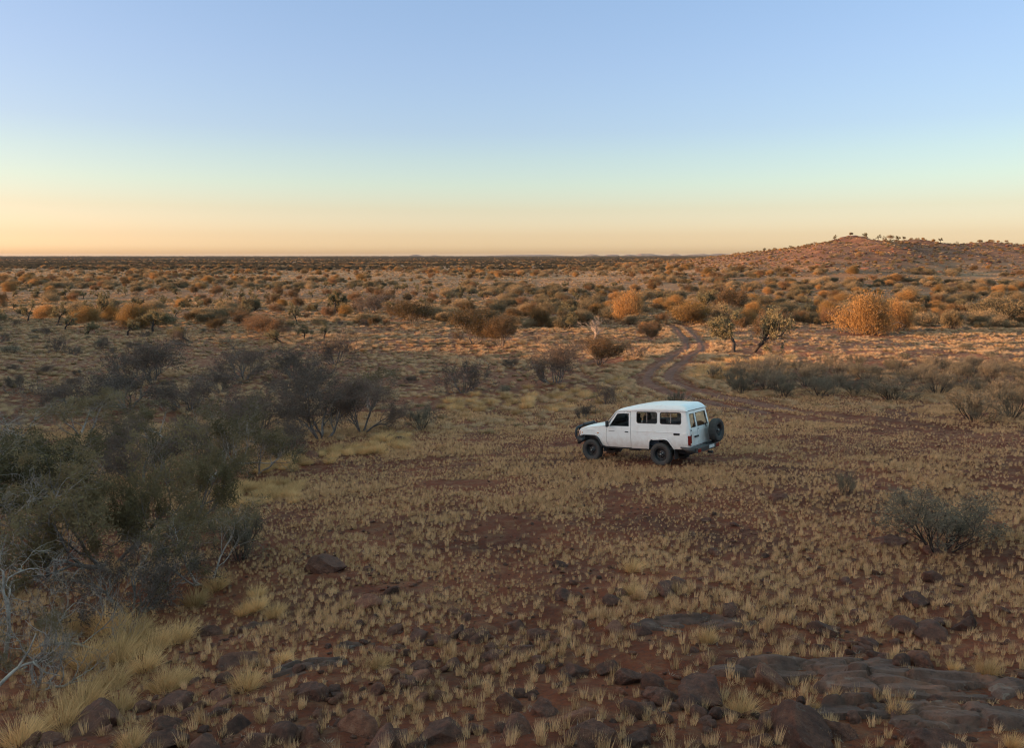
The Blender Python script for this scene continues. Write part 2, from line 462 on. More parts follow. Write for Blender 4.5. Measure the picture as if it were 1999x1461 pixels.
def grow(r, S):
    """S: dict stems, spread, len, ratio, kids, levels, gnarl, up, rad, H (flat top height)"""
    out = []; tips = []
    def br(p, d, L, rad, lv):
        seg = 5 if lv < S['levels'] else 3
        P = [p]; dd = d.copy()
        for i in range(seg):
            dd = dd + r.normal(0, S['gnarl'], 3)
            top = max(0, (P[-1][2] - 0.62 * S['H']) / (0.38 * S['H']))
            dd[2] += S['up'] * (1 - 1.6 * top) / seg
            if P[-1][2] < 0.06 * S['H'] and lv > 0: dd[2] = abs(dd[2])
            dd /= np.linalg.norm(dd)
            P.append(P[-1] + dd * L / seg)
        P = np.array(P); rr = rad * np.linspace(1, 0.45, seg + 1)
        out.append((P, rr))
        if lv >= S['levels']:
            tips.append(P); return
        n = S['kids'][lv]
        for k in range(n):
            t = 0.35 + 0.65 * (k + r.uniform(0.1, 0.9)) / n if S.get('low', 0) == 0 else r.uniform(S['low'], 1)
            if k == n - 1: t = 1.0
            x = t * seg; i = min(int(x), seg - 1); f = x - i
            q = P[i] * (1 - f) + P[i + 1] * f
            base = P[i + 1] - P[i]; base = base / np.linalg.norm(base)
            u, v = frames(base); a = r.uniform(0, 2 * math.pi)
            sp = S['angle'] * r.uniform(0.6, 1.3)
            nd = base * math.cos(sp) + (u * math.cos(a) + v * math.sin(a)) * math.sin(sp)
            nd[2] *= S.get('flat', 1.0)
            nd /= np.linalg.norm(nd)
            br(q, nd, L * S['ratio'] * r.uniform(0.75, 1.2), max(rad * (1 - 0.5 * t) * 0.66, S['rmin']), lv + 1)
    for k in range(S['stems']):
        a = 2 * math.pi * (k + r.uniform(-.35, .35)) / S['stems']
        sp = S['spread'] * (r.uniform(0.15, 1.0) if S['stems'] > 3 else r.uniform(0.6, 1.1))
        d = np.array([math.cos(a) * math.sin(sp), math.sin(a) * math.sin(sp), math.cos(sp)])
        b = np.array([math.cos(a), math.sin(a), 0]) * S['rad'] * S['stems'] * 0.25
        b[2] = -0.12
        br(b, d, S['len'] * r.uniform(0.8, 1.15), S['rad'] * r.uniform(0.7, 1.1), 0)
    return out, tips

def leaf_quads(r, C, L, W, upbias=0.3):
    n = len(C)
    d = r.normal(0, 1, (n, 3)); d[:, 2] += upbias; d /= np.linalg.norm(d, axis=1)[:, None]
    e = np.cross(d, r.normal(0, 1, (n, 3))); e /= np.linalg.norm(e, axis=1)[:, None] + 1e-9
    L = L * r.uniform(0.6, 1.3, (n, 1)); W = W * r.uniform(0.7, 1.2, (n, 1))
    V = np.stack([C - d * L / 2, C + e * W / 2, C + d * L / 2, C - e * W / 2], 1).reshape(-1, 3)
    return V, np.arange(4 * n).reshape(n, 4), np.repeat(r.uniform(0, 1, n), 4)

def plant_meshes(kind, seed, S, bark, leafm, nleaf, leafL, leafW, clump, sides=5, zmin=0.0):
    r = np.random.default_rng(seed)
    polys, tips = grow(r, S)
    thick = lambda rr: sides if rr > S['rad'] * 0.5 else (4 if rr > S['rad'] * 0.2 else 3)
    V, F = tubes(polys, thick)
    wood = fast_mesh(kind + '_wood', V, F, bark, smooth=True)
    leaf = None
    tp = np.concatenate([t[1:] for t in tips])
    if nleaf:
        C = tp[r.integers(0, len(tp), nleaf)] + r.normal(0, clump, (nleaf, 3))
        C = C[C[:, 2] > zmin]
        LV, LF, lr = leaf_quads(r, C, leafL, leafW)
        # light and dark clumps: foliage age differs from branch to branch
        lump = vnoise(C[:, 0] * 2.2 + 7, C[:, 1] * 2.2 + C[:, 2] * 2.7, seed) * 0.35
        leaf = fast_mesh(kind + '_leaves', LV, LF, leafm, rnd=np.clip(lr * 0.65 + 0.18 + np.repeat(lump, 4), 0, 1))
    hh = float(np.percentile(tp[:, 2], 97)); ww = float(np.percentile(np.hypot(tp[:, 0], tp[:, 1]), 95) * 2)
    return dict(wood=wood, leaf=leaf, h=hh, w=ww)

def blob_meshes(kind, seed, bark, leafm, hgt, wid, nleaf, leafL, leafW, lobes=9, nst=6, open_=0.0, umb=False):
    """leafy rounded shrub: stems that fan into overlapping leafy lobes, crown reaching low"""
    r = np.random.default_rng(seed)
    Cn = []; polys = []
    for k in range(lobes):
        a = r.uniform(0, 2 * math.pi); q = math.sqrt(r.uniform(0, 1)) * 0.5 * wid * 0.72
        z = hgt * (0.74 - 0.40 * (q / (0.5 * wid)) ** 2) * (r.uniform(0.75, 1.08) if not open_ else r.uniform(open_, 1.08))
        if umb: z = hgt * (0.90 - 0.22 * (q / (0.5 * wid)) ** 2) * r.uniform(0.94, 1.04)
        c = np.array([math.cos(a) * q, math.sin(a) * q, z]); Cn.append(c)
        st = np.array([c[0] * 0.08, c[1] * 0.08, -0.1])
        mid = (st * 0.5 + c * 0.5 + np.array([0, 0, -0.12 * hgt])) * (np.array([0.35, 0.35, 0.9]) if umb else 1) + r.normal(0, 0.05 * hgt, 3)
        polys.append((np.array([st, mid, c, c + (c - mid) * 0.35]), np.array([.03, .02, .012, .006]) * wid * 0.5))
        for j in range(4):
            e = c + r.normal(0, 1, 3) * np.array([.16, .16, .13]) * wid
            m2 = mid * 0.4 + c * 0.6
            polys.append((np.array([m2, (m2 + e) / 2 + r.normal(0, .03 * wid, 3), e]), np.array([.010, .007, .004]) * wid * 0.5))
    V, F = tubes(polys, lambda rr: 4)
    wood = fast_mesh(kind + '_wood', V, F, bark, smooth=True)
    Cn = np.array(Cn); rad = wid * r.uniform(0.15, 0.27, lobes) * (0.85 if umb else 1)
    which = r.choice(lobes, nleaf, p=rad ** 2 / (rad ** 2).sum())
    d = r.normal(0, 1, (nleaf, 3)); d /= np.linalg.norm(d, axis=1)[:, None]
    rr = (r.uniform(0.05, 1.0, nleaf) ** 0.5)[:, None] * rad[which][:, None]
    # uneven outline
    rough = 1 + 0.42 * fbm(d[:, 0] * 3 + which, d[:, 1] * 3 + d[:, 2] * 3, seed, 2)[:, None]
    C = Cn[which] + d * rr * rough * np.array([1, 1, 1.0 if umb else 0.72])
    C = C[C[:, 2] > 0.03 * hgt]
    LV, LF, lr = leaf_quads(r, C, leafL, leafW, 1.6)
    lump = vnoise(C[:, 0] * 5 / wid + 7, C[:, 1] * 5 / wid + C[:, 2] * 6 / wid, seed) * 0.35
    leaf = fast_mesh(kind + '_leaves', LV, LF, leafm, rnd=np.clip(lr * 0.65 + 0.18 + np.repeat(lump, 4), 0, 1))
    return dict(wood=wood, leaf=leaf, h=float(np.percentile(C[:, 2], 98)), w=float(np.percentile(np.hypot(C[:, 0], C[:, 1]), 96) * 2))

PL = {}
mulga = dict(stems=3, spread=R(62), len=2.1, ratio=0.62, kids=[4, 4, 4, 4], levels=4, gnarl=0.20, up=0.55, rad=0.075, rmin=0.004, H=2.7, angle=R(42), flat=0.8)
PL['tree_near'] = [plant_meshes('tree_near', 11 + i, dict(mulga, stems=3 + i % 2), M['bark_pale' if i % 2 else 'bark_grey'], M['olive'], 15000, 0.12, 0.034, 0.08) for i in range(3)]
PL['tree_open'] = [plant_meshes('tree_open', 31 + i, dict(mulga, gnarl=0.26, kids=[4, 3, 4, 4], spread=R(70)), M['bark_pale'], M['olive'], 7000, 0.11, 0.030, 0.07) for i in range(2)]
PL['tree_dark'] = [plant_meshes('tree_dark', 36 + i, dict(mulga, stems=5, gnarl=0.17, spread=R(58)), M['bark_grey'], M['dark'], 15000, 0.10, 0.030, 0.10) for i in range(2)]
PL['tree_bare'] = [plant_meshes('tree_bare', 41 + i, dict(mulga, gnarl=0.30, kids=[4, 4, 3, 4], stems=4, spread=R(75), rmin=0.006), M['bark_pale'], M['dark'], 500, 0.06, 0.02, 0.08) for i in range(2)]
vase = dict(stems=12, spread=R(60), len=0.62, ratio=0.66, kids=[3, 3, 4], levels=3, gnarl=0.07, up=0.30, rad=0.016, rmin=0.003, H=1.25, angle=R(24))
PL['vase_bush'] = [plant_meshes('vase_bush', 51 + i, dict(vase, stems=11 + i * 2), M['bark_dark'], M['grey'], 6500, 0.045, 0.016, 0.045) for i in range(3)]
twig = dict(stems=8, spread=R(70), len=1.05, ratio=0.66, kids=[4, 4, 5], levels=3, gnarl=0.20, up=0.5, rad=0.035, rmin=0.0065, H=1.8, angle=R(40))
PL['dark_bush'] = [plant_meshes('dark_bush', 61 + i, twig, M['bark_grey'], M['dark'], 5000, 0.085, 0.024, 0.08) for i in range(3)]
PL['rust_bush'] = [plant_meshes('rust_bush', 71 + i, dict(twig, gnarl=0.10, spread=R(62), len=1.35, H=2.2, angle=R(28)), M['bark_grey'], M['rust'], 9000, 0.13, 0.04, 0.13, zmin=0.7) for i in range(3)]
PL['gold_bush'] = [blob_meshes('gold_bush', 81 + i, M['bark_grey'], M['gold'], 3.0, 4.6, 16000, 0.17, 0.045, 26, 6, 0.30) for i in range(2)]
PL['round_shrub'] = [blob_meshes('round_shrub', 91 + i, M['bark_dark'], M['green'], 2.3, 3.7 + 0.3 * i, 6500, 0.20, 0.065, 15, 6, 0.45) for i in range(5)]
cork = dict(stems=1, spread=R(14), len=1.5, ratio=0.60, kids=[4, 4, 4], levels=3, gnarl=0.27, up=0.5, rad=0.14, rmin=0.020, H=3.2, angle=R(46))
PL['gnarled_tree'] = [plant_meshes('gnarled_tree', 101 + i, dict(cork, stems=1 + (i == 2)), M['bark_dark'], M['corky'], 1900 + 250 * i, 0.17, 0.05, 0.075) for i in range(4)]
PL['dead_tree'] = [plant_meshes('dead_tree', 121, dict(cork, stems=4, spread=R(30), gnarl=0.2, rad=0.06, kids=[4, 4, 5], rmin=0.010, angle=R(36), len=1.2), M['bark_white'], None, 0, 0, 0, 0)]
PL['crest_tree'] = [blob_meshes('crest_tree', 131 + i, M['bark_grey'], M['green'], 4.0 + 0.4 * i, 4.4 + 0.9 * i, 3400, 0.30, 0.11, 11, 4, 0.9, True) for i in range(3)]
PL['crest_dead'] = [plant_meshes('crest_dead', 141, dict(cork, stems=2, spread=R(30), len=2.3, H=6, gnarl=0.12, rad=0.09, rmin=0.04, kids=[3, 2, 0], levels=2), M['bark_grey'], None, 0, 0, 0, 0)]
PL['low_bush'] = [blob_meshes('low_bush', 151 + i, M['bark_dark'], M['grey'], 0.75, 1.5, 1500, 0.085, 0.03, 8, 5) for i in range(3)]

NAMES = dict(tree_near='acacia_tree', tree_dark='acacia_tree', tree_open='acacia_tree', tree_bare='bare_acacia', vase_bush='vase_shrub', dark_bush='twiggy_bush', rust_bush='rusty_bush',
             gold_bush='golden_bush', round_shrub='round_shrub', gnarled_tree='gnarled_tree', dead_tree='dead_tree', crest_tree='crest_tree', crest_dead='dead_sapling', low_bush='low_shrub')
def put(kind, x, y, scale, label, cat, group=None, var=None, rot=None, sx=1.0, tilt=0.0):
    vs = PL[kind]; v = vs[(var if var is not None else int(rng.integers(0, 99))) % len(vs)]
    e = bpy.data.objects.new(NAMES[kind], None); link(e)
    e.empty_display_size = 0.3
    e.location = (x, y, float(H(x, y)) - 0.02)
    e.rotation_euler = (tilt, 0, rng.uniform(0, 6.283) if rot is None else rot)
    e.scale = (scale * sx, scale * sx, scale)
    tag(e, label, cat, group)
    new_obj('trunk' if 'tree' in kind or kind == 'crest_dead' else 'stems', v['wood'], e)
    if v['leaf']: new_obj('crown', v['leaf'], e)
    return e
def put_px(kind, px, py, hpx, label, cat, group=None, var=None, rot=None, wpx=None, tilt=0.0):
    x, y, z = at(px, py)
    vs = PL[kind]; vi = (var if var is not None else int(rng.integers(0, 99))) % len(vs)
    depth = y * math.cos(PITCH) - z * math.sin(PITCH)
    s = hpx * depth / FPX / vs[vi]['h']
    sx = 1.0 if wpx is None else (wpx * depth / FPX / vs[vi]['w']) / s
    TAKEN.append((x, y, 0.45 * vs[vi]['w'] * s * sx))
    return put(kind, x, y, s, label, cat, group, vi, rot, sx, tilt)
TAKEN = []

HAND = [
 # left foreground thicket
 ('tree_near', 215, 1100, 235, 'olive-crowned acacia at the middle of the left foreground thicket', 'tree', 0, 1.1, 400),
 ('tree_near', 60, 1040, 190, 'olive acacia cut by the left picture edge, above the pale forked limbs', 'tree', 1, 2.0, 330),
 ('tree_near', 345, 1085, 190, 'olive acacia on the right side of the left foreground thicket', 'tree', 2, 0.6, 300),
 ('tree_bare', 90, 1135, 210, 'bare acacia with pale forked limbs standing before the olive crowns', 'tree', 0, 0.3, 330),
 ('tree_bare', 10, 1290, 250, 'bare pale-limbed acacia at the bottom left corner', 'tree', 1, 2.2, 430),
 ('dark_bush', 265, 1200, 130, 'dark tangled twiggy bush behind the straw clumps at lower left', 'bush', 0, None, 300),
 ('tree_bare', 75, 1345, 150, 'low bare tree behind the pale fallen limb at lower left', 'tree', 0, 4.0, 230),
 ('tree_open', 60, 1300, 110, 'thin grey-leafed bush among straw clumps at lower left', 'bush', 2, None, 170),
 ('tree_open', 400, 1140, 130, 'small acacia with grey limbs arching right over the straw clumps', 'tree', 1, 5.6, 260),
 ('vase_bush', 470, 1095, 95, 'small grey-green bush at the right tip of the left thicket', 'bush', 1, None, 110),
 ('tree_open', 400, 945, 140, 'leaning acacia with dark trunk and long grey limb reaching right', 'tree', 0, 5.9, 330),
 ('tree_dark', 275, 950, 115, 'grey-olive acacia behind the leaning trunk in the left thicket', 'tree', 1, 0.2, 300),
 ('tree_open', 160, 850, 80, 'open acacia with a long pale bent limb on the far side of the thicket', 'tree', 1, 3.0, 230),
 ('tree_bare', 40, 880, 80, 'low leafless acacia with pale branches at the left picture edge', 'tree', 0, 0.9, 220),
 ('tree_dark', 625, 857, 125, 'wide dark acacia with several pale stems left of the small vase bush', 'tree', 1, 0.0, 260),
 ('tree_dark', 705, 845, 105, 'twiggy acacia leaning right beside the wide pale-stemmed acacia', 'tree', 0, 4.8, 160),
 ('dark_bush', 500, 850, 95, 'dark olive bush left of the wide pale-stemmed acacia', 'bush', 2, None, 190),
 ('dark_bush', 560, 890, 60, 'low dark bush at the left foot of the wide pale-stemmed acacia', 'bush', 1, None, 120),
 ('dark_bush', 250, 800, 75, 'spreading dark bush with forked grey stems beyond the thicket', 'bush', 0, None, 210),
 ('dark_bush', 290, 745, 75, 'dark upright bush standing alone in the left middle distance', 'bush', 1, None, 150),
 ('dark_bush', 430, 768, 45, 'small vase-shaped dark bush between two larger dark bushes', 'bush', 2, None, 70),
 ('dark_bush', 475, 742, 60, 'broad brownish bush right of the upright dark bush', 'bush', 0, None, 150),
 ('dark_bush', 575, 735, 50, 'dark low bush in the row behind the wide pale-stemmed acacia', 'bush', 1, None, 100),
 ('dark_bush', 655, 712, 60, 'purplish bush at the right end of the dark bush row', 'bush', 2, None, 95),
 ('tree_near', 120, 935, 100, 'olive acacia behind the left crowns, just right of the picture edge', 'tree', 2, 0.4, 300),
 ('tree_near', 20, 985, 130, 'olive acacia half cut by the left edge, behind the forked limbs', 'tree', 0, 3.4, 260),
 ('tree_open', 500, 925, 95, 'open grey acacia bordering the pale grass patch on its upper side', 'tree', 1, 1.4, 180),
 ('tree_dark', 440, 885, 95, 'grey-brown acacia filling the gap left of the pale-stemmed acacia', 'tree', 1, 2.6, 230),
 ('tree_open', 330, 870, 85, 'grey twiggy acacia midway along the back of the thicket', 'tree', 0, 1.9, 230),
 ('tree_open', 720, 800, 75, 'grey acacia crown behind the right side of the pale-stemmed acacia', 'tree', 1, 2.9, 170),
 ('dark_bush', 130, 800, 60, 'dark open bush at left between the fallen-limbed acacia and the plain', 'bush', 2, None, 190),
 ('dark_bush', 370, 800, 55, 'dark bush right of the spreading forked-stem bush', 'bush', 1, None, 130),
 ('dark_bush', 600, 775, 60, 'dark bush directly behind the wide pale-stemmed acacia', 'bush', 0, None, 170),
 # centre
 ('vase_bush', 822, 840, 46, 'small grey-green vase-shaped bush standing beside dark stones', 'bush', 0, None, 68),
 ('dark_bush', 905, 768, 62, 'dark branching bush halfway between the vase bush and the track', 'bush', 0, None, 120),
 ('dark_bush', 1085, 748, 75, 'brownish branching bush beyond the bonnet of the vehicle', 'bush', 1, None, 110),
 ('rust_bush', 1170, 712, 50, 'orange-tipped flat-topped bush left of the bend in the track', 'bush', 2, None, 95),
 ('dark_bush', 1185, 790, 40, 'small leafless bush just beyond the vehicle bonnet', 'bush', 2, None, 60),
 ('dark_bush', 1140, 818, 26, 'tiny dead bush behind the bull bar of the vehicle', 'bush', 1, None, 40),
 ('rust_bush', 805, 636, 46, 'rounded rust-orange bush catching the sun in the centre', 'bush', 0, None, 88),
 ('rust_bush', 925, 674, 66, 'wide rust-orange bush in front of the other sunlit bushes', 'bush', 1, None, 95),
 ('rust_bush', 978, 678, 58, 'dark-footed rusty bush touching the wide rust-orange bush', 'bush', 2, None, 75),
 ('rust_bush', 525, 662, 42, 'fan-shaped bush with reddish twigs in the left middle distance', 'bush', 0, None, 85),
 ('dark_bush', 725, 612, 34, 'purplish leafless bush beside a gnarled tree', 'bush', 1, None, 75),
 ('gold_bush', 1225, 628, 55, 'bright yellow-green bush left of where the track bends away', 'bush', 0, None, 62),
 ('gold_bush', 1690, 652, 72, 'largest golden bush, glowing in the sun on the right', 'bush', 1, None, 105),
 ('gold_bush', 1752, 646, 56, 'golden bush pressed against the right side of the largest golden bush', 'bush', 0, None, 55),
 ('gold_bush', 1612, 632, 42, 'small golden bush left of the largest golden bush', 'bush', 1, None, 45),
 ('gold_bush', 270, 640, 44, 'yellow-topped bush among dark stems in the left middle distance', 'bush', 1, None, 70),
 ('dead_tree', 1160, 664, 42, 'white leafless tree left of the track', 'dead tree', 0, 0.4, None),
 ('gnarled_tree', 1434, 690, 84, 'gnarled dark-trunked tree right of the bend in the track', 'tree', 0, 0.0, 125),
 ('gnarled_tree', 1468, 688, 80, 'gnarled tree leaning right, second from the bend in the track', 'tree', 2, 1.0, 130),
 ('rust_bush', 1505, 672, 62, 'orange-green bushy crown right of the two gnarled trees by the track', 'bush', 1, None, 75),
 ('gold_bush', 1350, 632, 40, 'wide orange bush beside the far end of the track', 'bush', 0, None, 80),
 ('rust_bush', 1425, 612, 48, 'orange bush behind the gnarled trees by the track', 'bush', 0, None, 80),
 ('gnarled_tree', 1110, 645, 36, 'gnarled dark tree between the rusty bushes and the white dead tree', 'tree', 1, 0.5, 48),
 ('gnarled_tree', 1385, 615, 44, 'pale-limbed tree beyond the bend in the track', 'tree', 3, 2.0, 52),
 ('gnarled_tree', 300, 650, 40, 'dark gnarled tree on the right of the yellow-topped bush', 'tree', 3, None, 60),
 ('gnarled_tree', 248, 655, 34, 'dark gnarled tree on the left of the yellow-topped bush', 'tree', 0, None, 55),
 ('gnarled_tree', 188, 625, 50, 'forked gnarled tree in the left middle distance, nearest its thin companion', 'tree', 2, None, 48),
 ('gnarled_tree', 113, 634, 42, 'twisted dark-limbed tree left of the forked gnarled tree', 'tree', 1, None, 40),
 ('gnarled_tree', 55, 628, 38, 'thin spreading tree nearest the left picture edge', 'tree', 0, None, 46),
 ('gnarled_tree', 580, 632, 40, 'slender dark tree behind the fan-shaped bush', 'tree', 1, None, 30),
 ('gnarled_tree', 655, 612, 40, 'dark-trunked tree left of the purplish leafless bush', 'tree', 3, None, 44),
 ('gnarled_tree', 470, 608, 26, 'small orange-lit tree beside a round dark bush', 'tree', 2, None, 24),
 ('round_shrub', 495, 606, 22, 'round dark green bush beside a small orange-lit tree', 'bush', 1, None, 28),
 ('dark_bush', 112, 690, 34, 'isolated spiky dark bush on the bare ground at left', 'bush', 0, None, 42),
 ('dark_bush', 350, 672, 28, 'leaning grey bush right of the gnarled pair', 'bush', 2, None, 35),
 ('low_bush', 20, 692, 16, 'low dark mound of brush at the left picture edge', 'bush', 0, None, 44),
 ('low_bush', 438, 672, 12, 'flat grey bush in front of the fan-shaped bush', 'bush', 1, None, 55),
 ('round_shrub', 1860, 642, 34, 'solitary round bush right of the golden bushes', 'bush', 2, None, 42),
 ('round_shrub', 1950, 628, 44, 'wide dark round bush at the right picture edge', 'bush', 3, None, 110),
 ('low_bush', 1835, 632, 10, 'flat dark bush on pale ground between two round bushes', 'bush', 0, None, 32),
 # right, in the shade
 ('vase_bush', 1832, 1074, 108, 'large grey-green vase-shaped bush at right, nearest the camera', 'bush', 0, 0.0, 270),
 ('vase_bush', 1650, 965, 42, 'small silvery sprouting bush left of the large vase-shaped bush', 'bush', 2, None, 48),
 ('vase_bush', 1447, 770, 38, 'small grey bush beside the wheel ruts right of the vehicle', 'bush', 1, None, 42),
 ('vase_bush', 1320, 798, 34, 'sparse grey bush right behind the vehicle roof', 'bush', 2, None, 46),
 ('vase_bush', 1900, 822, 60, 'grey shaded bush right of the wheel ruts, in the first row', 'bush', 1, None, 110),
 ('vase_bush', 1975, 815, 62, 'grey shaded bush against the right picture edge', 'bush', 0, None, 100),
 ('vase_bush', 1830, 770, 48, 'grey shaded bush in the second row at right', 'bush', 2, None, 90),
 ('vase_bush', 1740, 782, 42, 'wide low grey bush at the middle of the shaded bush belt', 'bush', 1, None, 110),
 ('vase_bush', 1600, 775, 38, 'grey bush at the left end of the shaded bush belt', 'bush', 0, None, 75),
 ('vase_bush', 1690, 742, 32, 'grey bush on the far side of the shaded bush belt', 'bush', 2, None, 90),
 ('vase_bush', 1520, 745, 30, 'grey bush between the hummock grass and the shaded belt', 'bush', 1, None, 60),
 ('vase_bush', 1395, 740, 26, 'grey bush among pale hummocks right of the track', 'bush', 0, None, 40),
]
for it in HAND:
    k, px, py, hp, lab, cat, var, rot, wpx = it
    put_px(k, px, py, hp, lab, cat, None, var, rot, wpx)

def free(x, y, rad, veh=True):
    for a, b, c in TAKEN:
        if (x - a) ** 2 + (y - b) ** 2 < (c + rad) ** 2: return False
    return True
def vis(x, y, m=0.02): return abs(x / max(y, 1e-3)) < 0.70 + m

# scattered individuals of the middle distance
def scatter(kind, n, y0, y1, smin, smax, fn, label, cat, group, rad=1.2, seed=1, mask=None):
    r = np.random.default_rng(seed); c = 0; tries = 0
    while c < n and tries < n * 60:
        tries += 1
        y = math.sqrt(r.uniform(y0 * y0, y1 * y1)); x = r.uniform(-0.73, 0.73) * y
        if mask is not None and not mask(x, y): continue
        if not free(x, y, rad) or float(track_dist(np.array(x), np.array(y))) < 2.6: continue
        s = r.uniform(smin, smax)
        TAKEN.append((x, y, rad * 0.9))
        put(kind, x, y, s, label, cat, group, int(r.integers(0, 99)), float(r.uniform(0, 6.28)), float(r.uniform(0.85, 1.25))); c += 1
    return c
clear_strip = lambda x, y: not (268 < y < 296 and x > 0.30 * y)
scatter('gnarled_tree', 150, 98, 290, 0.75, 1.15, None, 'gnarled dark-limbed tree with pale tufts, one of many on the sunlit left plain', 'tree', 'gnarled trees scattered over the left plain', 1.5, 5,
        lambda x, y: x < 0.12 * y and fbm(x / 45, y / 45, 60) > -0.25)
scatter('gnarled_tree', 40, 120, 300, 0.8, 1.2, None, 'gnarled tree standing amid the round bushes right of centre', 'tree', 'gnarled trees amid the right scrub', 1.5, 6, lambda x, y: x > 0.12 * y and clear_strip(x, y))
scatter('gold_bush', 46, 125, 260, 0.55, 0.95, None, 'golden leafy bush in the sunlit belt beyond the track', 'bush', 'golden bushes beyond the track', 1.8, 8, lambda x, y: x > 0.1 * y and clear_strip(x, y))
scatter('round_shrub', 270, 125, 300, 0.7, 1.25, None, 'rounded scrub bush, one of the many in the sunlit belt before the hill', 'bush', 'rounded bushes of the scrub belt', 1.9, 9,
        lambda x, y: clear_strip(x, y) and (fbm(x / 50, y / 50, 61) + 1.1 * x / y > -0.1) and not (x < -0.12 * y and y < 260))
scatter('rust_bush', 60, 95, 240, 0.7, 1.1, None, 'rust-tinged bush with bare lower stems in the centre of the scrub', 'bush', 'rust-tinged bushes of the scrub', 1.8, 10, lambda x, y: -0.45 * y < x < 0.42 * y and clear_strip(x, y))
scatter('dark_bush', 42, 55, 130, 0.35, 0.8, None, 'small leafless twiggy bush in the middle distance', 'bush', 'small leafless bushes', 1.2, 11, lambda x, y: x < 0.25 * y)
scatter('low_bush', 70, 34, 120, 0.4, 1.0, None, 'low grey bush among the dry grass', 'bush', 'low grey bushes in the grass', 0.8, 12)
scatter('vase_bush', 130, 38, 68, 0.6, 1.25, None, 'grey-green bush in the shaded belt right of the wheel ruts', 'bush', 'grey bushes of the shaded belt', 0.9, 13, lambda x, y: x > 0.30 * y and abs(y - (56 - 0.22 * x)) < 9.5)

# trees along the crest of the hill
def crest_point(px, back=0.0):
    u = (px - PW / 2) / FPX / math.cos(PITCH)
    ys = np.arange(430, 620, 1.0); zs = H(u * ys, ys) / ys
    y = float(ys[int(np.argmax(zs))]) + back
    return u * y, y
for px, s, kd, lab in [(1480, 0.85, 'crest_tree', 'lone flat-topped tree lowest down the left skyline of the hill'),
                   (1528, 0.55, 'crest_tree', 'small round tree on the left skyline of the hill'),
                   (1560, 0.5, 'round_shrub', 'bush on the hill skyline below the outcrop, lower of two'),
                   (1577, 0.55, 'round_shrub', 'bush on the hill skyline below the outcrop, upper of two'),
                   (1610, 0.7, 'crest_tree', 'thin tree on the skyline left of the rocky outcrop'),
                   (1642, 0.75, 'crest_tree', 'broad-crowned tree standing on the rocky outcrop'),
                   (1675, 1.15, 'crest_tree', 'layered tree just right of the rocky outcrop'),
                   (1694, 0.95, 'crest_tree', 'slim tree second to the right of the outcrop'),
                   (1708, 1.1, 'crest_tree', 'tallest slim tree in the group right of the outcrop'),
                   (1716, 0.9, 'crest_tree', 'leaning tree in the middle of the crest group'),
                   (1729, 1.0, 'crest_tree', 'open-crowned tree near the right of the crest group'),
                   (1741, 0.8, 'crest_tree', 'low domed tree at the right end of the crest group'),
                   (1757, 0.7, 'crest_dead', 'bare forked sapling on the hill crest, left of two'),
                   (1770, 0.75, 'crest_dead', 'bare forked sapling on the hill crest, right of two'),
                   (1795, 0.5, 'crest_dead', 'short bare sapling left of the round-topped tree on the crest'),
                   (1813, 1.05, 'crest_tree', 'round-topped tree alone on the middle of the crest'),
                   (1846, 0.7, 'crest_tree', 'dome-shaped tree on the crest right of the round-topped tree'),
                   (1887, 0.85, 'round_shrub', 'wide bush on the crest toward the right'),
                   (1907, 0.95, 'round_shrub', 'taller wide bush on the crest toward the right'),
                   (1938, 0.5, 'crest_tree', 'tiny tree on the crest nearest the right picture edge')]:
    x, y = crest_point(px)
    if kd == 'crest_tree' and px % 3 and px != 1642: kd, s = 'gnarled_tree', s * 1.9
    put(kd, x, y, s * (0.78 + 0.2 * math.sin(px)), lab, 'bush' if 'shrub' in kd else 'tree')

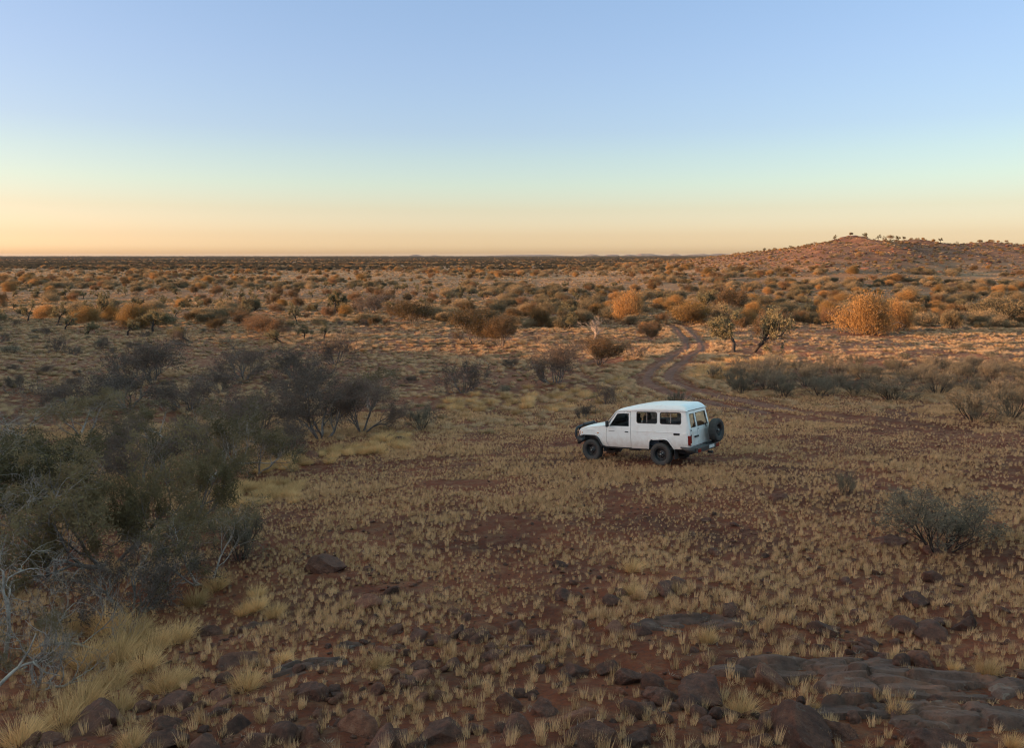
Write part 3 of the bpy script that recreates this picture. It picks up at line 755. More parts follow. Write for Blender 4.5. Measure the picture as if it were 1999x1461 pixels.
# ------------------------------------------------------------------ instanced ground cover (stuff)
def inst_collection(name, meshes):
    c = bpy.data.collections.new(name)
    for i, me in enumerate(meshes):
        o = bpy.data.objects.new('%s_source_%02d' % (name, i), me); c.objects.link(o)
    return c
def instancer(name, pts, idx_, rot, scl, coll, label, kind='stuff'):
    me = bpy.data.meshes.new(name)
    me.vertices.add(len(pts)); me.vertices.foreach_set('co', np.asarray(pts, np.float32).ravel())
    for nm, tp, key, arr in (('pick', 'INT', 'value', idx_.astype(np.int32)), ('rot', 'FLOAT_VECTOR', 'vector', rot.astype(np.float32)), ('scl', 'FLOAT_VECTOR', 'vector', scl.astype(np.float32))):
        a = me.attributes.new(nm, tp, 'POINT'); a.data.foreach_set(key, arr.ravel())
    o = bpy.data.objects.new(name, me); link(o)
    g = bpy.data.node_groups.new(name + '_scatter', 'GeometryNodeTree')
    g.interface.new_socket('Geometry', in_out='INPUT', socket_type='NodeSocketGeometry')
    g.interface.new_socket('Geometry', in_out='OUTPUT', socket_type='NodeSocketGeometry')
    N = g.nodes; gi = N.new('NodeGroupInput'); go = N.new('NodeGroupOutput')
    ci = N.new('GeometryNodeCollectionInfo'); ci.inputs['Collection'].default_value = coll
    ci.inputs['Separate Children'].default_value = True; ci.inputs['Reset Children'].default_value = True
    ip = N.new('GeometryNodeInstanceOnPoints'); ip.inputs['Pick Instance'].default_value = True
    def attr(nm, dt):
        a = N.new('GeometryNodeInputNamedAttribute'); a.data_type = dt; a.inputs['Name'].default_value = nm
        return a.outputs['Attribute']
    L = g.links
    L.new(gi.outputs[0], ip.inputs['Points']); L.new(ci.outputs[0], ip.inputs['Instance'])
    L.new(attr('pick', 'INT'), ip.inputs['Instance Index'])
    e2r = N.new('FunctionNodeEulerToRotation'); L.new(attr('rot', 'FLOAT_VECTOR'), e2r.inputs[0])
    L.new(e2r.outputs[0], ip.inputs['Rotation']); L.new(attr('scl', 'FLOAT_VECTOR'), ip.inputs['Scale'])
    L.new(ip.outputs[0], go.inputs[0])
    md = o.modifiers.new('scatter', 'NODES'); md.node_group = g
    tag(o, label, None, None, kind)
    return o

def tuft(seed, n, hgt, rad, lean, wid, mat, curl=0.0, flat=False):
    r = np.random.default_rng(seed)
    a = r.uniform(0, 6.283, n); q = rad * np.sqrt(r.uniform(0, 1, n))
    B = np.stack([np.cos(a) * q, np.sin(a) * q, np.full(n, -0.02)], 1)
    az = a + r.normal(0, 0.6, n); ln = lean * np.abs(r.normal(0.0, 0.7, n)) + lean * 0.5 * q / rad
    h = hgt * r.uniform(0.45, 1.0, n)
    if flat: ln = r.uniform(1.1, 1.5, n)
    D = np.stack([np.cos(az) * np.sin(ln), np.sin(az) * np.sin(ln), np.cos(ln)], 1)
    D2 = D + np.stack([np.cos(az), np.sin(az), -0.7 * np.ones(n)], 1) * (curl * r.uniform(0.2, 1.2, n))[:, None] + r.normal(0, 0.12, (n, 3))
    D2 /= np.linalg.norm(D2, axis=1)[:, None]
    S = np.stack([-np.sin(az + 0.9), np.cos(az + 0.9), np.zeros(n)], 1) * wid * 0.5
    Mi = B + D * h[:, None] * 0.55; T = Mi + D2 * h[:, None] * 0.5
    V = np.stack([B - S, B + S, Mi + S * 0.8, Mi - S * 0.8, T], 1).reshape(-1, 3)
    k = np.arange(n)[:, None] * 5
    return fast_mesh('tuft', V, [k + np.array([[0, 1, 2, 3]]), k + np.array([[3, 2, 4]])], mat, rnd=np.repeat(r.uniform(0, 1, n), 5))

slab_zones = []
def not_on_slab(x, y):
    ok = np.ones(len(x), bool)
    for cx, cy, rx, ry, a in slab_zones:
        c, s = math.cos(-a), math.sin(-a); dx, dy = x - cx, y - cy
        ok &= ((dx * c - dy * s) / rx) ** 2 + ((dx * s + dy * c) / ry) ** 2 > 1.0
    return ok

# ------------------------------------------------------------------ rocks
def ico(sub):
    bm = bmesh.new(); bmesh.ops.create_icosphere(bm, subdivisions=sub, radius=1)
    V = np.array([v.co[:] for v in bm.verts]); F = np.array([[v.index for v in f.verts] for f in bm.faces]); bm.free()
    return V, F
_I3, _I4, _I1 = ico(3), ico(5), ico(2)
def rock_mesh(seed, base, mat, nplanes=11, flat=1.0, rough=0.09):
    r = np.random.default_rng(seed); V, F = base
    n = r.normal(0, 1, (nplanes, 3)); n /= np.linalg.norm(n, axis=1)[:, None]
    dd = r.uniform(0.55, 0.95, nplanes)
    den = V @ n.T
    rad = np.where(den > 0.05, dd[None] / np.maximum(den, 0.05), 9).min(1)
    rad = np.minimum(rad, 1.3)
    P = V * rad[:, None]
    P = P * (1 + 0.018 * fbm(P[:, 0] * 11 + seed, P[:, 1] * 11 + P[:, 2] * 9, seed + 40, 2)[:, None]) * (1 + 0.6 * rough * fbm(P[:, 0] * 2.5 + seed, P[:, 1] * 2.5 + P[:, 2] * 2.1, seed, 4)[:, None])
    P = P * np.array([1, r.uniform(0.65, 0.95), r.uniform(0.5, 0.8) * flat])
    me = fast_mesh('rock', P, F, mat, smooth=True)
    return me
BIGR = [rock_mesh(200 + i, _I4, M['rock'] if i % 3 else M['rock_red'], 6 + i % 3, 1.0, 0.10) for i in range(7)]
MIDR = [rock_mesh(220 + i, _I3, M['rock'] if i % 4 else M['rock_red'], 7, 0.9, 0.09) for i in range(10)]
PEB = [rock_mesh(240 + i, _I1, M['rock'] if i % 3 else M['rock_red'], 8, 0.8, 0.02) for i in range(6)]
ROCKS = []
def put_rock(me, x, y, s, label, group=None, sink=0.25, rz=None, sc3=None):
    o = bpy.data.objects.new('rock', me); link(o)
    o.location = (x, y, float(H(x, y)) + s * (0.35 - sink))
    o.rotation_euler = (rng.normal(0, 0.18), rng.normal(0, 0.18), rng.uniform(0, 6.28) if rz is None else rz)
    o.scale = (s, s, s) if sc3 is None else tuple(s * k for k in sc3)
    tag(o, label, 'rock', group); ROCKS.append((x, y, s)); return o
def rock_px(px, py, wpx, label, var, sc3=None, rz=None, sink=0.26):
    x, y, z = at(px, py); d = y * math.cos(PITCH) - z * math.sin(PITCH)
    return put_rock(BIGR[var % 7], x, y, wpx * d / FPX / 2 / 1.05, label, None, sink, rz, sc3)
for a in [(865, 1442, 92, 'large square brown boulder on the bottom picture edge, left of centre', 1),
          (1003, 1438, 78, 'split brown boulder on the bottom edge just right of the large square one', 2),
          (1150, 1448, 88, 'broad pointed boulder on the bottom picture edge at the centre', 4),
          (1246, 1450, 66, 'round lichen-marked boulder right of the broad pointed boulder', 5),
          (1290, 1362, 68, 'tall blocky boulder left of the rock slab steps', 1),
          (1370, 1372, 110, 'big rounded boulder abutting the left end of the rock slab', 4),
          (1560, 1448, 150, 'long low boulder on the bottom edge under the slab', 2),
          (1640, 1440, 70, 'round boulder on the bottom edge between long low ones', 5),
          (1665, 1405, 32, 'small pale orange stone lying on the slab', 3),
          (1820, 1452, 100, 'wide brown boulder on the bottom edge toward the right', 1),
          (1097, 1170, 46, 'leaning dark boulder alone in the grass left of the slab', 2),
          (1300, 1160, 58, 'rounded dark boulder above the thin grey slab', 5),
          (1420, 1198, 40, 'smooth grey-brown boulder right of the thin grey slab', 4),
          (1452, 1206, 34, 'brown boulder touching the smooth grey-brown boulder', 1),
          (1612, 1240, 62, 'angular boulder with flat top in the middle of the right slope', 2),
          (1880, 1228, 50, 'dark rounded boulder among tufts on the right slope', 5),
          (1790, 1180, 50, 'low wide boulder below the large vase-shaped bush', 4),
          (1735, 1062, 60, 'dark rock mound left of the large vase-shaped bush', 1),
          (1525, 975, 42, 'dark flat boulder halfway between the vehicle and the vase-shaped bush', 2),
          (640, 1115, 78, 'low dark boulder in the grass at left of centre', 2),
          (893, 1240, 38, 'dark rounded boulder in the grass at the centre', 5),
          (1003, 1225, 38, 'angular brown boulder right of the dark rounded boulder', 1),
          (1025, 1275, 52, 'sharp-edged brown boulder below the angular brown boulder', 2),
          (1060, 1245, 34, 'upright brown boulder left of a reddish one', 4),
          (1092, 1258, 32, 'reddish boulder beside an upright brown one', 3),
          (795, 1338, 54, 'dark boulder with undercut base left of centre near the bottom', 2),
          (965, 1308, 20, 'small bright red cube-like stone near the bottom centre', 0),
          (608, 1360, 60, 'dark boulder beyond the straw clump at lower left of centre', 4),
          (745, 1465, 90, 'brown boulder cut by the bottom edge at left of centre', 5),
          (190, 1425, 110, 'large dark boulder in the bottom left corner under dry grass', 4),
          (320, 1450, 84, 'dark boulder right of the large bottom left boulder', 1),
          (410, 1240, 46, 'dark boulder at the right end of the straw clumps', 5),
          (1960, 1195, 24, 'bright orange stone near the right picture edge', 3),
          (1375, 1018, 24, 'lone dark stone in the grass below the vehicle', 2),
          (1093, 1106, 26, 'pale-topped stone above the leaning dark boulder', 4),
          (1120, 1320, 60, 'brown blocky boulder in the row above the bottom edge, left one', 1),
          (1178, 1310, 54, 'brown blocky boulder in the row above the bottom edge, middle one', 2),
          (1232, 1330, 56, 'brown blocky boulder in the row above the bottom edge, right one', 4),
          (1000, 1390, 60, 'cracked grey-brown boulder with whitish face near the bottom centre', 5),
          (1060, 1395, 52, 'rounded brown boulder right of the cracked grey-brown one', 4),
          (785, 860, 26, 'dark stone under the small vase-shaped bush, right end of its heap', 1),
          (762, 856, 30, 'dark stone in the heap under the small vase-shaped bush', 2),
          (612, 893, 30, 'dark rock at the foot of the pale-stemmed acacia', 5),
          (455, 1300, 90, 'dark sloping boulder left of the large straw clump', 2)]:
    rock_px(*a)
# slabs of bare rock lying along the slope
def slab(px, py, wpx, dpx, thick, rz, seed, label, tilt=0.0):
    thick *= 0.8
    x, y, z = at(px, py); d = y * math.cos(PITCH) - z * math.sin(PITCH)
    rx = wpx * d / FPX / 2; ry = dpx / 100.0
    r = np.random.default_rng(seed)
    st = 0.035
    lx = np.arange(-rx * 1.25, rx * 1.25, st); ly = np.arange(-ry * 1.3, ry * 1.3, st)
    A, B = np.meshgrid(lx, ly)
    wob = 0.22 * fbm(A * 0.9 + seed, B * 1.6, seed, 4) + 0.05 * fbm(A * 5, B * 5, seed + 4, 2)
    e2 = np.sqrt((A / rx) ** 2 + (B / ry) ** 2) + wob          # < 1 inside
    ns = int(10 + rx * ry * 9)
    S_ = np.stack([r.uniform(-rx, rx, ns), r.uniform(-ry, ry, ns)], -1)
    D_ = np.sqrt(((A[..., None] - S_[:, 0]) * 0.62) ** 2 + ((B[..., None] - S_[:, 1]) * 1.35) ** 2)
    D_.sort(axis=-1) if False else None
    o1 = np.argpartition(D_, 1, axis=-1)[..., :2]
    dd_ = np.take_along_axis(D_, o1, -1); sw = dd_[..., 0] > dd_[..., 1]
    c1 = np.where(sw, o1[..., 1], o1[..., 0]); gap = np.abs(dd_[..., 1] - dd_[..., 0])
    cellh = r.normal(0, 0.26, ns)[c1] * thick; tx = r.normal(0, 0.05, ns)[c1]; ty = r.normal(0, 0.07, ns)[c1]
    step = np.floor(2.6 * (0.5 - 0.5 * B / ry) + 0.6 * fbm(A * 0.4, B * 0.8, seed + 9, 2)) * -0.28 * thick
    top = thick + cellh + tx * (A - S_[c1, 0]) + ty * (B - S_[c1, 1]) + step + 0.012 * fbm(A * 3, B * 6, seed + 2, 4) - 0.06 * np.exp(-(gap / 0.028) ** 2)
    hh = np.where(e2 < 1, top, top - (e2 - 1) * 1.6 - 0.02)
    hh = np.maximum(hh, -0.25)
    gx_ = x + A * math.cos(rz) - B * math.sin(rz); gy_ = y + A * math.sin(rz) + B * math.cos(rz)
    base = H(gx_, gy_)
    V = np.stack([gx_ - x, gy_ - y, base + hh - z], -1).reshape(-1, 3)
    ii = np.arange(A.size).reshape(A.shape)
    Q = np.stack([ii[:-1, :-1], ii[:-1, 1:], ii[1:, 1:], ii[1:, :-1]], -1).reshape(-1, 4)
    keep = (hh.ravel()[Q] > -0.24).any(1); Q = Q[keep]
    o = new_obj('rock_slab', fast_mesh('rock_slab', V, Q, M['slab'], smooth=False), None, (x, y, z))
    tag(o, label, 'rock slab'); slab_zones.append((x, y, rx * 0.93, ry * 0.93, rz))
slab(1340, 1224, 215, 26, 0.07, 0.0, 1, 'thin grey rock slab with a reddish upper side, beyond the stepped slabs')
slab(1590, 1310, 340, 36, 0.10, -0.03, 2, 'long grey rock slab, farthest step of the right-hand ledge')
slab(1800, 1345, 420, 42, 0.13, -0.06, 3, 'middle rock slab of the right-hand ledge running off the edge')
slab(1640, 1392, 330, 32, 0.13, 0.02, 4, 'nearest flat rock slab with tufts in its cracks')
slab(1880, 1405, 300, 36, 0.15, -0.1, 5, 'brown rock slab at the lower right corner')
slab(690, 1262, 90, 16, 0.05, 0.2, 6, 'small dark blue-grey slab left of the bottom centre')
slab(610, 1300, 130, 24, 0.08, 0.45, 7, 'sloping brown slab right of the large straw clump')
slab(490, 1225, 90, 16, 0.06, 0.3, 8, 'dark slab beside the thicket end of the straw clumps')

r = np.random.default_rng(77); c = 0
while c < 290:
    y = 6.5 + abs(r.normal(0, 1)) * 5.5; x = r.uniform(-0.72, 0.72) * y
    if y > 30 or y < 6.3: continue
    dens = 0.35 + 0.65 * (fbm(np.array(x) / 2.2, np.array(y) / 1.4, 90) > 0.15)
    if y > 11: dens *= 0.5
    if x < -0.22 * y and y > 9: dens *= 0.25
    if r.uniform() > dens: continue
    s = float(r.choice([0.07, 0.10, 0.14, 0.2], p=[.40, .35, .18, .07]) * r.uniform(0.8, 1.3))
    if not not_on_slab(np.array([x]), np.array([y]))[0] and s > 0.1: continue
    put_rock(MIDR[int(r.integers(0, 10))], x, y, s, 'small brown rock lying among the dry tufts of the stony slope', 'small rocks strewn on the foreground slope', 0.22); c += 1
# pebbles and gravel
n = 38000
y = np.sqrt(r.uniform(4 ** 2, 34 ** 2, n)); x = r.uniform(-1, 1, n) * (0.76 * y + 7)
k = r.uniform(0, 1, n) < (0.25 + 0.75 * (fbm(x / 2.2, y / 1.6, 90) > 0.0)) * np.where(y > 18, 0.6, 1)
x, y = x[k], y[k]; s = 0.012 + 0.05 * r.uniform(0, 1, len(x)) ** 3
pts = np.stack([x, y, H(x, y) + s * 0.15], 1)
instancer('gravel', pts, r.integers(0, 6, len(x)), r.uniform(-3, 3, (len(x), 3)) * np.array([.15, .15, 1]), np.stack([s, s, s], 1), inst_collection('gravel', PEB), 'small red-brown stones strewn over the soil of the slope')

# outcrop on the hill
ex, ey = 0.452 * 500, 497
e = bpy.data.objects.new('rock_outcrop', None); link(e); e.location = (ex, ey, float(H(ex, ey))); tag(e, 'dark rocky outcrop at the highest point of the hill', 'rock outcrop')
for i in range(34):
    a = r.uniform(0, 6.28); q = abs(r.normal(0, 1)); x = ex + math.cos(a) * q * 8; y = ey + math.sin(a) * q * 9 - 4
    o = bpy.data.objects.new('rock', MIDR[(1, 2, 3, 5, 6, 7, 9)[i % 7]]); link(o, e)
    s = r.uniform(1.1, 3.2) * max(0.35, 1.3 - 0.4 * q)
    o.location = (x - ex, y - ey, float(H(x, y) - H(ex, ey)) + 0.15 * s); o.scale = (s * 1.2, s * 1.2, s * 1.1); o.rotation_euler = (0, 0, a)
n = 1500
u = r.uniform(0.22, 0.74, n); y = r.uniform(300, 540, n); x = u * y
k = (H(x, y) > -7 + r.normal(0, 2, n)) & (fbm(x / 30, y / 8, 33) > 0.0); x, y = x[k], y[k]; s = r.uniform(0.25, 1.1, len(x)) ** 1.3
instancer('hillside_rubble', np.stack([x, y, H(x, y)], 1), r.integers(0, 10, len(x)), np.stack([x * 0, x * 0, r.uniform(0, 6, len(x))], 1), np.stack([s * 1.5, s * 1.3, s * 0.7], 1), inst_collection('rubble', MIDR), 'dark broken stones strewn over the red hillside')

# ------------------------------------------------------------------ grass
TUFT = ([tuft(300 + i, 46, 0.21, 0.050, 0.26, 0.0060, M['straw'], 0.15) for i in range(6)]
        + [tuft(320 + i, 34, 0.13, 0.045, 0.5, 0.006, M['straw'], 0.5) for i in range(3)]
        + [tuft(330 + i, 18, 0.16, 0.10, 1, 0.006, M['litter'], 0.8, True) for i in range(3)])
cT = inst_collection('tufts', TUFT)
HUM = [tuft(340 + i, 420, 0.50, 0.17, 0.95, 0.011, M['spinifex'], 0.55) for i in range(5)]
M['browngrass'] = mat_leaf('brown_plain_grass', (0.26, 0.165, 0.085), (0.44, 0.30, 0.165), (0.30, 0.20, 0.11), 0.3)
HUM2 = [tuft(350 + i, 300, 0.46, 0.17, 0.95, 0.016, M['browngrass'], 0.55) for i in range(4)]
cH = inst_collection('hummocks', HUM + HUM2)
CLM = [tuft(360 + i, 520, 0.62, 0.20, 0.75, 0.009, M['clump'], 0.35) for i in range(4)]
VEH = (4.75, 27.3)
r = np.random.default_rng(99)
n = 350000
y = np.sqrt(r.uniform(4.0 ** 2, 46 ** 2, n)); x = r.uniform(-1, 1, n) * (0.76 * y + 10)
d = fbm(x / 1.6, y / 1.6, 70); big = fbm(x / 9, y / 6, 71)
p = np.clip(0.56 + 0.50 * d + 0.30 * big, 0.05, 1) * np.interp(y, [6, 9, 12, 16, 20], [0.46, 0.58, 0.80, 0.95, 0.92])
k = (r.uniform(0, 1, n) < p) & not_on_slab(x, y); x, y = x[k], y[k]
k = ~((np.abs(x - (VEH[0] + 2.2)) < 3.2) & (np.abs(y - (VEH[1] - 0.9)) < 0.7) & (r.uniform(0, 1, len(x)) < 0.8))
for bx, by, ax, ay in [(*at(905, 943)[:2], 1.5, 0.7), (*at(1150, 870)[:2], 2.0, 0.5), (*at(640, 1120)[:2], .5, .4), (*at(760, 1150)[:2], 1.0, 0.5)]:
    k &= ((x - bx) / ax) ** 2 + ((y - by) / ay) ** 2 > 1
td = track_dist(x, y)
k &= ~((np.abs(td - 0.85) < 0.58) & (r.uniform(0, 1, len(x)) < 0.93))
for o_ in (-0.80, 0.80):      # flattened wheel marks running out behind the vehicle
    for (ax, ay), (bx, by) in (((6.0, 26.4), (12.0, 23.4)), ((12.0, 23.4), (24.0, 22.6)), ((3.6, 28.3), (0.5, 29.0)), ((0.5, 29.0), (-6.5, 28.2))):
        L_ = math.hypot(bx - ax, by - ay); ux, uy = (bx - ax) / L_, (by - ay) / L_
        al = (x - ax) * ux + (y - ay) * uy; ac = (x - ax) * -uy + (y - ay) * ux - o_
        k &= ~((al > -0.3) & (al < L_ + 0.3) & (np.abs(ac) < 0.24) & (r.uniform(0, 1, len(x)) < 0.8))
x, y = x[k], y[k]
s = r.uniform(0.55, 1.25, len(x)) * (0.85 + 0.3 * fbm(x / 3, y / 3, 72)) * np.where(y > 17, 0.88, 1.0); s = np.clip(s, 0.3, 1.6) * 0.78
pick = r.choice(12, len(x), p=[.115] * 6 + [.07] * 3 + [.0333333333] * 3)
instancer('dry_grass', np.stack([x, y, H(x, y)], 1), pick, np.stack([r.normal(0, .1, len(x)), r.normal(0, .1, len(x)), r.uniform(0, 6.28, len(x))], 1),
          np.stack([s * 0.85, s * 0.85, s * r.uniform(0.9, 1.5, len(x))], 1), cT, 'short straw-coloured grass tufts covering the stony slope')
# mid-distance hummocks
n = 104000
y = np.concatenate([np.sqrt(r.uniform(36 ** 2, 210 ** 2, 64000)), r.uniform(200, 620, n - 64000)]); x = r.uniform(-1, 1, n) * (0.76 * y + 14)
d = fbm(x / 7, y / 5, 74); big = fbm(x / 34, y / 22, 75)
k = r.uniform(0, 1, n) < np.clip(0.6 + 0.5 * d + 0.35 * big, 0.04, 1); x, y = x[k], y[k]
td = track_dist(x, y); k = (td < 0.12) | (td > 1.95); x, y = x[k], y[k]
tk_ = TRACK[r.integers(0, 195, 2600)] ; sd_ = np.where(r.uniform(0, 1, 2600) < 0.08, r.uniform(-.22, .22, 2600), r.choice([-1, 1], 2600) * r.uniform(1.8, 5.0, 2600)); an_ = r.uniform(0, 6.28, 2600)
tx_ = tk_[:, 0] + np.cos(an_) * np.abs(sd_); ty_ = tk_[:, 1] + np.sin(an_) * np.abs(sd_); q_ = track_dist(tx_, ty_); q_ = (q_ < 0.22) | (q_ > 1.9)
x = np.concatenate([x, tx_[q_]]); y = np.concatenate([y, ty_[q_]])
s = r.uniform(0.4, 1.15, len(x)) * np.interp(y, [36, 80, 200, 600], [0.85, 1.2, 1.35, 2.2])
hh = s * r.uniform(0.5, 0.95, len(x))
instancer('hummock_grass', np.stack([x, y, H(x, y)], 1), np.where(r.uniform(0, 1, len(x)) < np.interp(y, [45, 90, 170], [0.12, 0.28, 0.65]), r.integers(5, 9, len(x)), r.integers(0, 5, len(x))), np.stack([x * 0, x * 0, r.uniform(0, 6.28, len(x))], 1), np.stack([s, s, hh], 1), cH, 'pale hummock grass covering the plain beyond the vehicle')
# single large straw clumps
gno = 0
def clump(px, py, wpx, label, group=None, hs=1.0):
    x, y, z = at(px, py); d = y * math.cos(PITCH) - z * math.sin(PITCH)
    s = wpx * d / FPX / 0.95
    o = bpy.data.objects.new('grass_clump', CLM[int(r.integers(0, 4))]); link(o); o.location = (x, y, float(H(x, y)))
    o.rotation_euler = (0, 0, r.uniform(0, 6)); o.scale = (s, s, s * hs); tag(o, label, 'grass clump', group)
for a in [(480, 1345, 84, 'large straw grass clump with grey base, alone beside the sloping slab'), (738, 1302, 62, 'round grey-brown cushion clump left of the bottom centre', None, .7),
          (552, 1292, 54, 'grey leafless cushion clump right of the large straw clump', None, .7),
          (1380, 1256, 50, 'bright straw tuft growing from the end of the thin grey slab', None, 1.5),
          (1925, 1325, 56, 'tall straw tuft behind the right-hand ledge', None, 2.0), (1750, 1400, 48, 'tall straw tuft in the crack of the nearest slab', None, 2.0),
          (1445, 1400, 80, 'leaning straw clump before the big rounded boulder', None, 1.3), (1590, 1388, 24, 'small bright tuft on the middle of the nearest slab', None, 1.8),
          (1235, 1160, 52, 'pale straw clump left of the rounded dark boulder', None, 0.9), (1235, 1115, 60, 'dense pale tuft patch above the pale straw clump', None, 0.8),
          (255, 1460, 80, 'straw clump cut by the bottom edge between dark boulders'), (40, 1455, 110, 'straw clump in the bottom left corner'),
          (1860, 1310, 30, 'short bright tuft left of the tall straw tuft', None, 1.4), (1975, 1460, 44, 'straw tuft at the bottom right corner', None, 1.5)]:
    clump(*a)
for px, py, wp in [(210, 1235, 110), (255, 1255, 110), (300, 1270, 90), (345, 1255, 90), (230, 1290, 110), (280, 1310, 90), (170, 1300, 100), (320, 1350, 95), (350, 1340, 80), (215, 1345, 100),
                   (160, 1385, 120), (120, 1420, 110), (230, 1390, 90), (500, 1165, 50), (535, 1205, 60), (500, 1190, 60), (475, 1200, 50), (380, 1180, 70), (420, 1150, 70), (130, 1240, 90), (90, 1280, 90)]:
    clump(px, py, wp, 'straw grass clump in the cluster below the left thicket', 'straw clumps below the left thicket')
for i in range(46):
    px = 430 + r.uniform(0, 150); py = 985 - (px - 430) * 0.05 + r.uniform(-32, 10)
    clump(px, py, r.uniform(30, 50), 'straw clump in the pale patch right of the thicket', 'straw clumps right of the thicket', 0.8)
for i in range(60):
    t = r.uniform(0, 1); px = 500 + t * 300; py = 918 - t * 62 + r.normal(0, 9)
    clump(px, py, r.uniform(22, 40), 'straw clump in the band below the pale-stemmed acacia', 'straw clumps of the band below the acacia', 0.8)
for i in range(60):
    t = r.uniform(0, 1); px = 860 + t * 360; py = 800 - t * 32 + r.normal(0, 11)
    clump(px, py, r.uniform(20, 36), 'pale straw clump in the band beyond the vehicle bonnet', 'straw clumps beyond the bonnet', 0.8)
for i in range(80):
    px = 1345 + r.uniform(0, 210); py = 700 + r.uniform(0, 1) * (50 - (px - 1345) * 0.05) 
    clump(px, py, r.uniform(16, 34), 'whitish green hummock right of the winding track', 'whitish hummocks right of the track', 0.8)

# far scrub that reads as one mass
cS = inst_collection('scrubs', [v['leaf'] for v in PL['round_shrub']] + [v['leaf'] for v in PL['gold_bush']] + [v['leaf'] for v in PL['rust_bush']] + [v['leaf'] for v in PL['dark_bush']] + [v['leaf'] for v in PL['gnarled_tree']])
n = 100000
y = r.uniform(0, 1, n) ** 1.45 * 3300 + 125; x = r.uniform(-1, 1, n) * (0.76 * y + 20)
dn = np.clip(0.46 + 0.80 * fbm(x / 110, y / 70, 63) + 0.25 * x / y, 0.03, 1) * np.clip((y / 900), 0.22, 1)
dn = np.where((y > 268) & (y < 296) & (x > 0.3 * y), 0.0, dn)
hz = H(x, y); dn = np.where((hz > -6) & (y > 300) & (y < 800), dn * 0.9 + 0.35, dn)
dn = np.where(y < 300, dn * np.where(x < 0.0 * y, 0.22, 0.9), dn)
k = r.uniform(0, 1, n) < dn; x, y, hz = x[k], y[k], hz[k]
s = (0.35 + 0.95 * r.uniform(0, 1, len(x)) ** 1.4) * np.where((hz > -7) & (y < 900), 0.45, 1.0) * np.where(y > 1500, 1.25, 1)
instancer('distant_scrub', np.stack([x, y, hz - 0.1], 1), r.choice(17, len(x), p=[.09] * 5 + [.05] * 2 + [.08] * 3 + [.04] * 3 + [.0225] * 4), np.stack([x * 0, x * 0, r.uniform(0, 6.28, len(x))], 1), np.stack([s, s, s], 1), cS, 'scrub of countless low bushes covering the distant plain and hill')
M['woodland'] = mat_leaf('dark_mulga_leaves', (0.050, 0.046, 0.030), (0.105, 0.090, 0.060), (0.10, 0.075, 0.05))
WOOD = [blob_meshes('woodland_tree', 400 + i, M['bark_dark'], M['woodland'], 3.4, 4.6, 2600, 0.34, 0.12, 9, 4, 0.6)['leaf'] for i in range(3)]
r = np.random.default_rng(123)
n = 70000
y = 620 + 6500 * r.uniform(0, 1, n) ** 1.9; x = r.uniform(-0.76, 0.76, n) * y
k = (r.uniform(0, 1, n) < np.clip(0.25 + 1.1 * fbm(x / 900, y / 190, 140) + 0.5 * fbm(x / 90, y / 60, 141) + np.clip((y - 900) / 1500, -0.3, 0.7), 0.0, 1)) & (H(x, y) < -8)
x, y = x[k], y[k]; s = r.uniform(0.8, 1.5, len(x)) * np.interp(y, [600, 2500, 7000], [0.9, 1.3, 2.4])
instancer('distant_woodland', np.stack([x, y, H(x, y) - 0.1], 1), r.integers(0, 3, len(x)), np.stack([x * 0, x * 0, r.uniform(0, 6.28, len(x))], 1), np.stack([s, s, s * 0.85], 1), inst_collection('woodland', WOOD), 'dark low woodland forming bands toward the horizon')
r = np.random.default_rng(321)
x = []; y = []
for a_, b_ in zip(_rx[:-1], _rx[1:]):
    m_ = int(np.hypot(*(b_ - a_)[:2]) * 3.6); t_ = r.uniform(0, 1, m_)
    x.append(a_[0] + t_ * (b_[0] - a_[0]) + r.normal(0, 8, m_)); y.append(a_[1] + t_ * (b_[1] - a_[1]) + r.normal(0, 8, m_))
x = np.concatenate(x); y = np.concatenate(y); k = (np.abs(x) > 0.80 * y + 6) & (np.hypot(x, y) > 30); x, y = x[k], y[k]; s = r.uniform(0.35, 1.15, len(x))
instancer('shade_edge_scrub', np.stack([x, y, H(x, y) - 0.1], 1), r.integers(0, 7, len(x)), np.stack([x * 0, x * 0, r.uniform(0, 6.28, len(x))], 1), np.stack([s, s, s], 1), cS, 'unseen low bushes added along the side ridge to mottle its shadow edge')  # out-of-view bushes added to break up the edge of the ridge shadow
# ------------------------------------------------------------------ vehicle
white = mat_plain('white_paint', (0.78, 0.79, 0.78), 0.32)
def dusty_paint():
    m = NT('dusty_white_paint'); v = m.obj(); sep = m.n('ShaderNodeSeparateXYZ'); m.l(v, sep.inputs[0])
    f = m.noise(v, 5, 5, 0.65); g = m.noise(v, 1.3, 3)
    a = m.math('ADD', m.rng(sep.outputs[2], 1.05, 0.58, 0, 1.2), m.math('MULTIPLY', m.math('SUBTRACT', f, 0.52), 1.4))
    a = m.math('MULTIPLY', m.math('ADD', a, 0.02, True), 0.60)
    back = m.math('MULTIPLY', m.rng(sep.outputs[0], -1.12, -1.17, 0, 0.5), m.rng(g, 0.35, 0.6))
    a = m.math('MAXIMUM', a, back)
    c = m.mix(a, (0.83, 0.83, 0.80), (0.46, 0.33, 0.25))
    m.bsdf(c, m.rng(a, 0, 0.6, 0.28, 0.7), spec=0.5); return m.m
paint = dusty_paint()
blackm = mat_plain('black_steel', (0.022, 0.022, 0.024), 0.5)
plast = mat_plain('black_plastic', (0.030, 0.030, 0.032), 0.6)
dusty_rub = mat_plain('dusty_tyre_rubber', (0.075, 0.066, 0.060), 0.9, spec=0.2)
rimm = mat_plain('black_wheel_steel', (0.025, 0.024, 0.024), 0.45)
hubm = mat_plain('worn_hub_metal', (0.30, 0.28, 0.26), 0.4, 0.6)
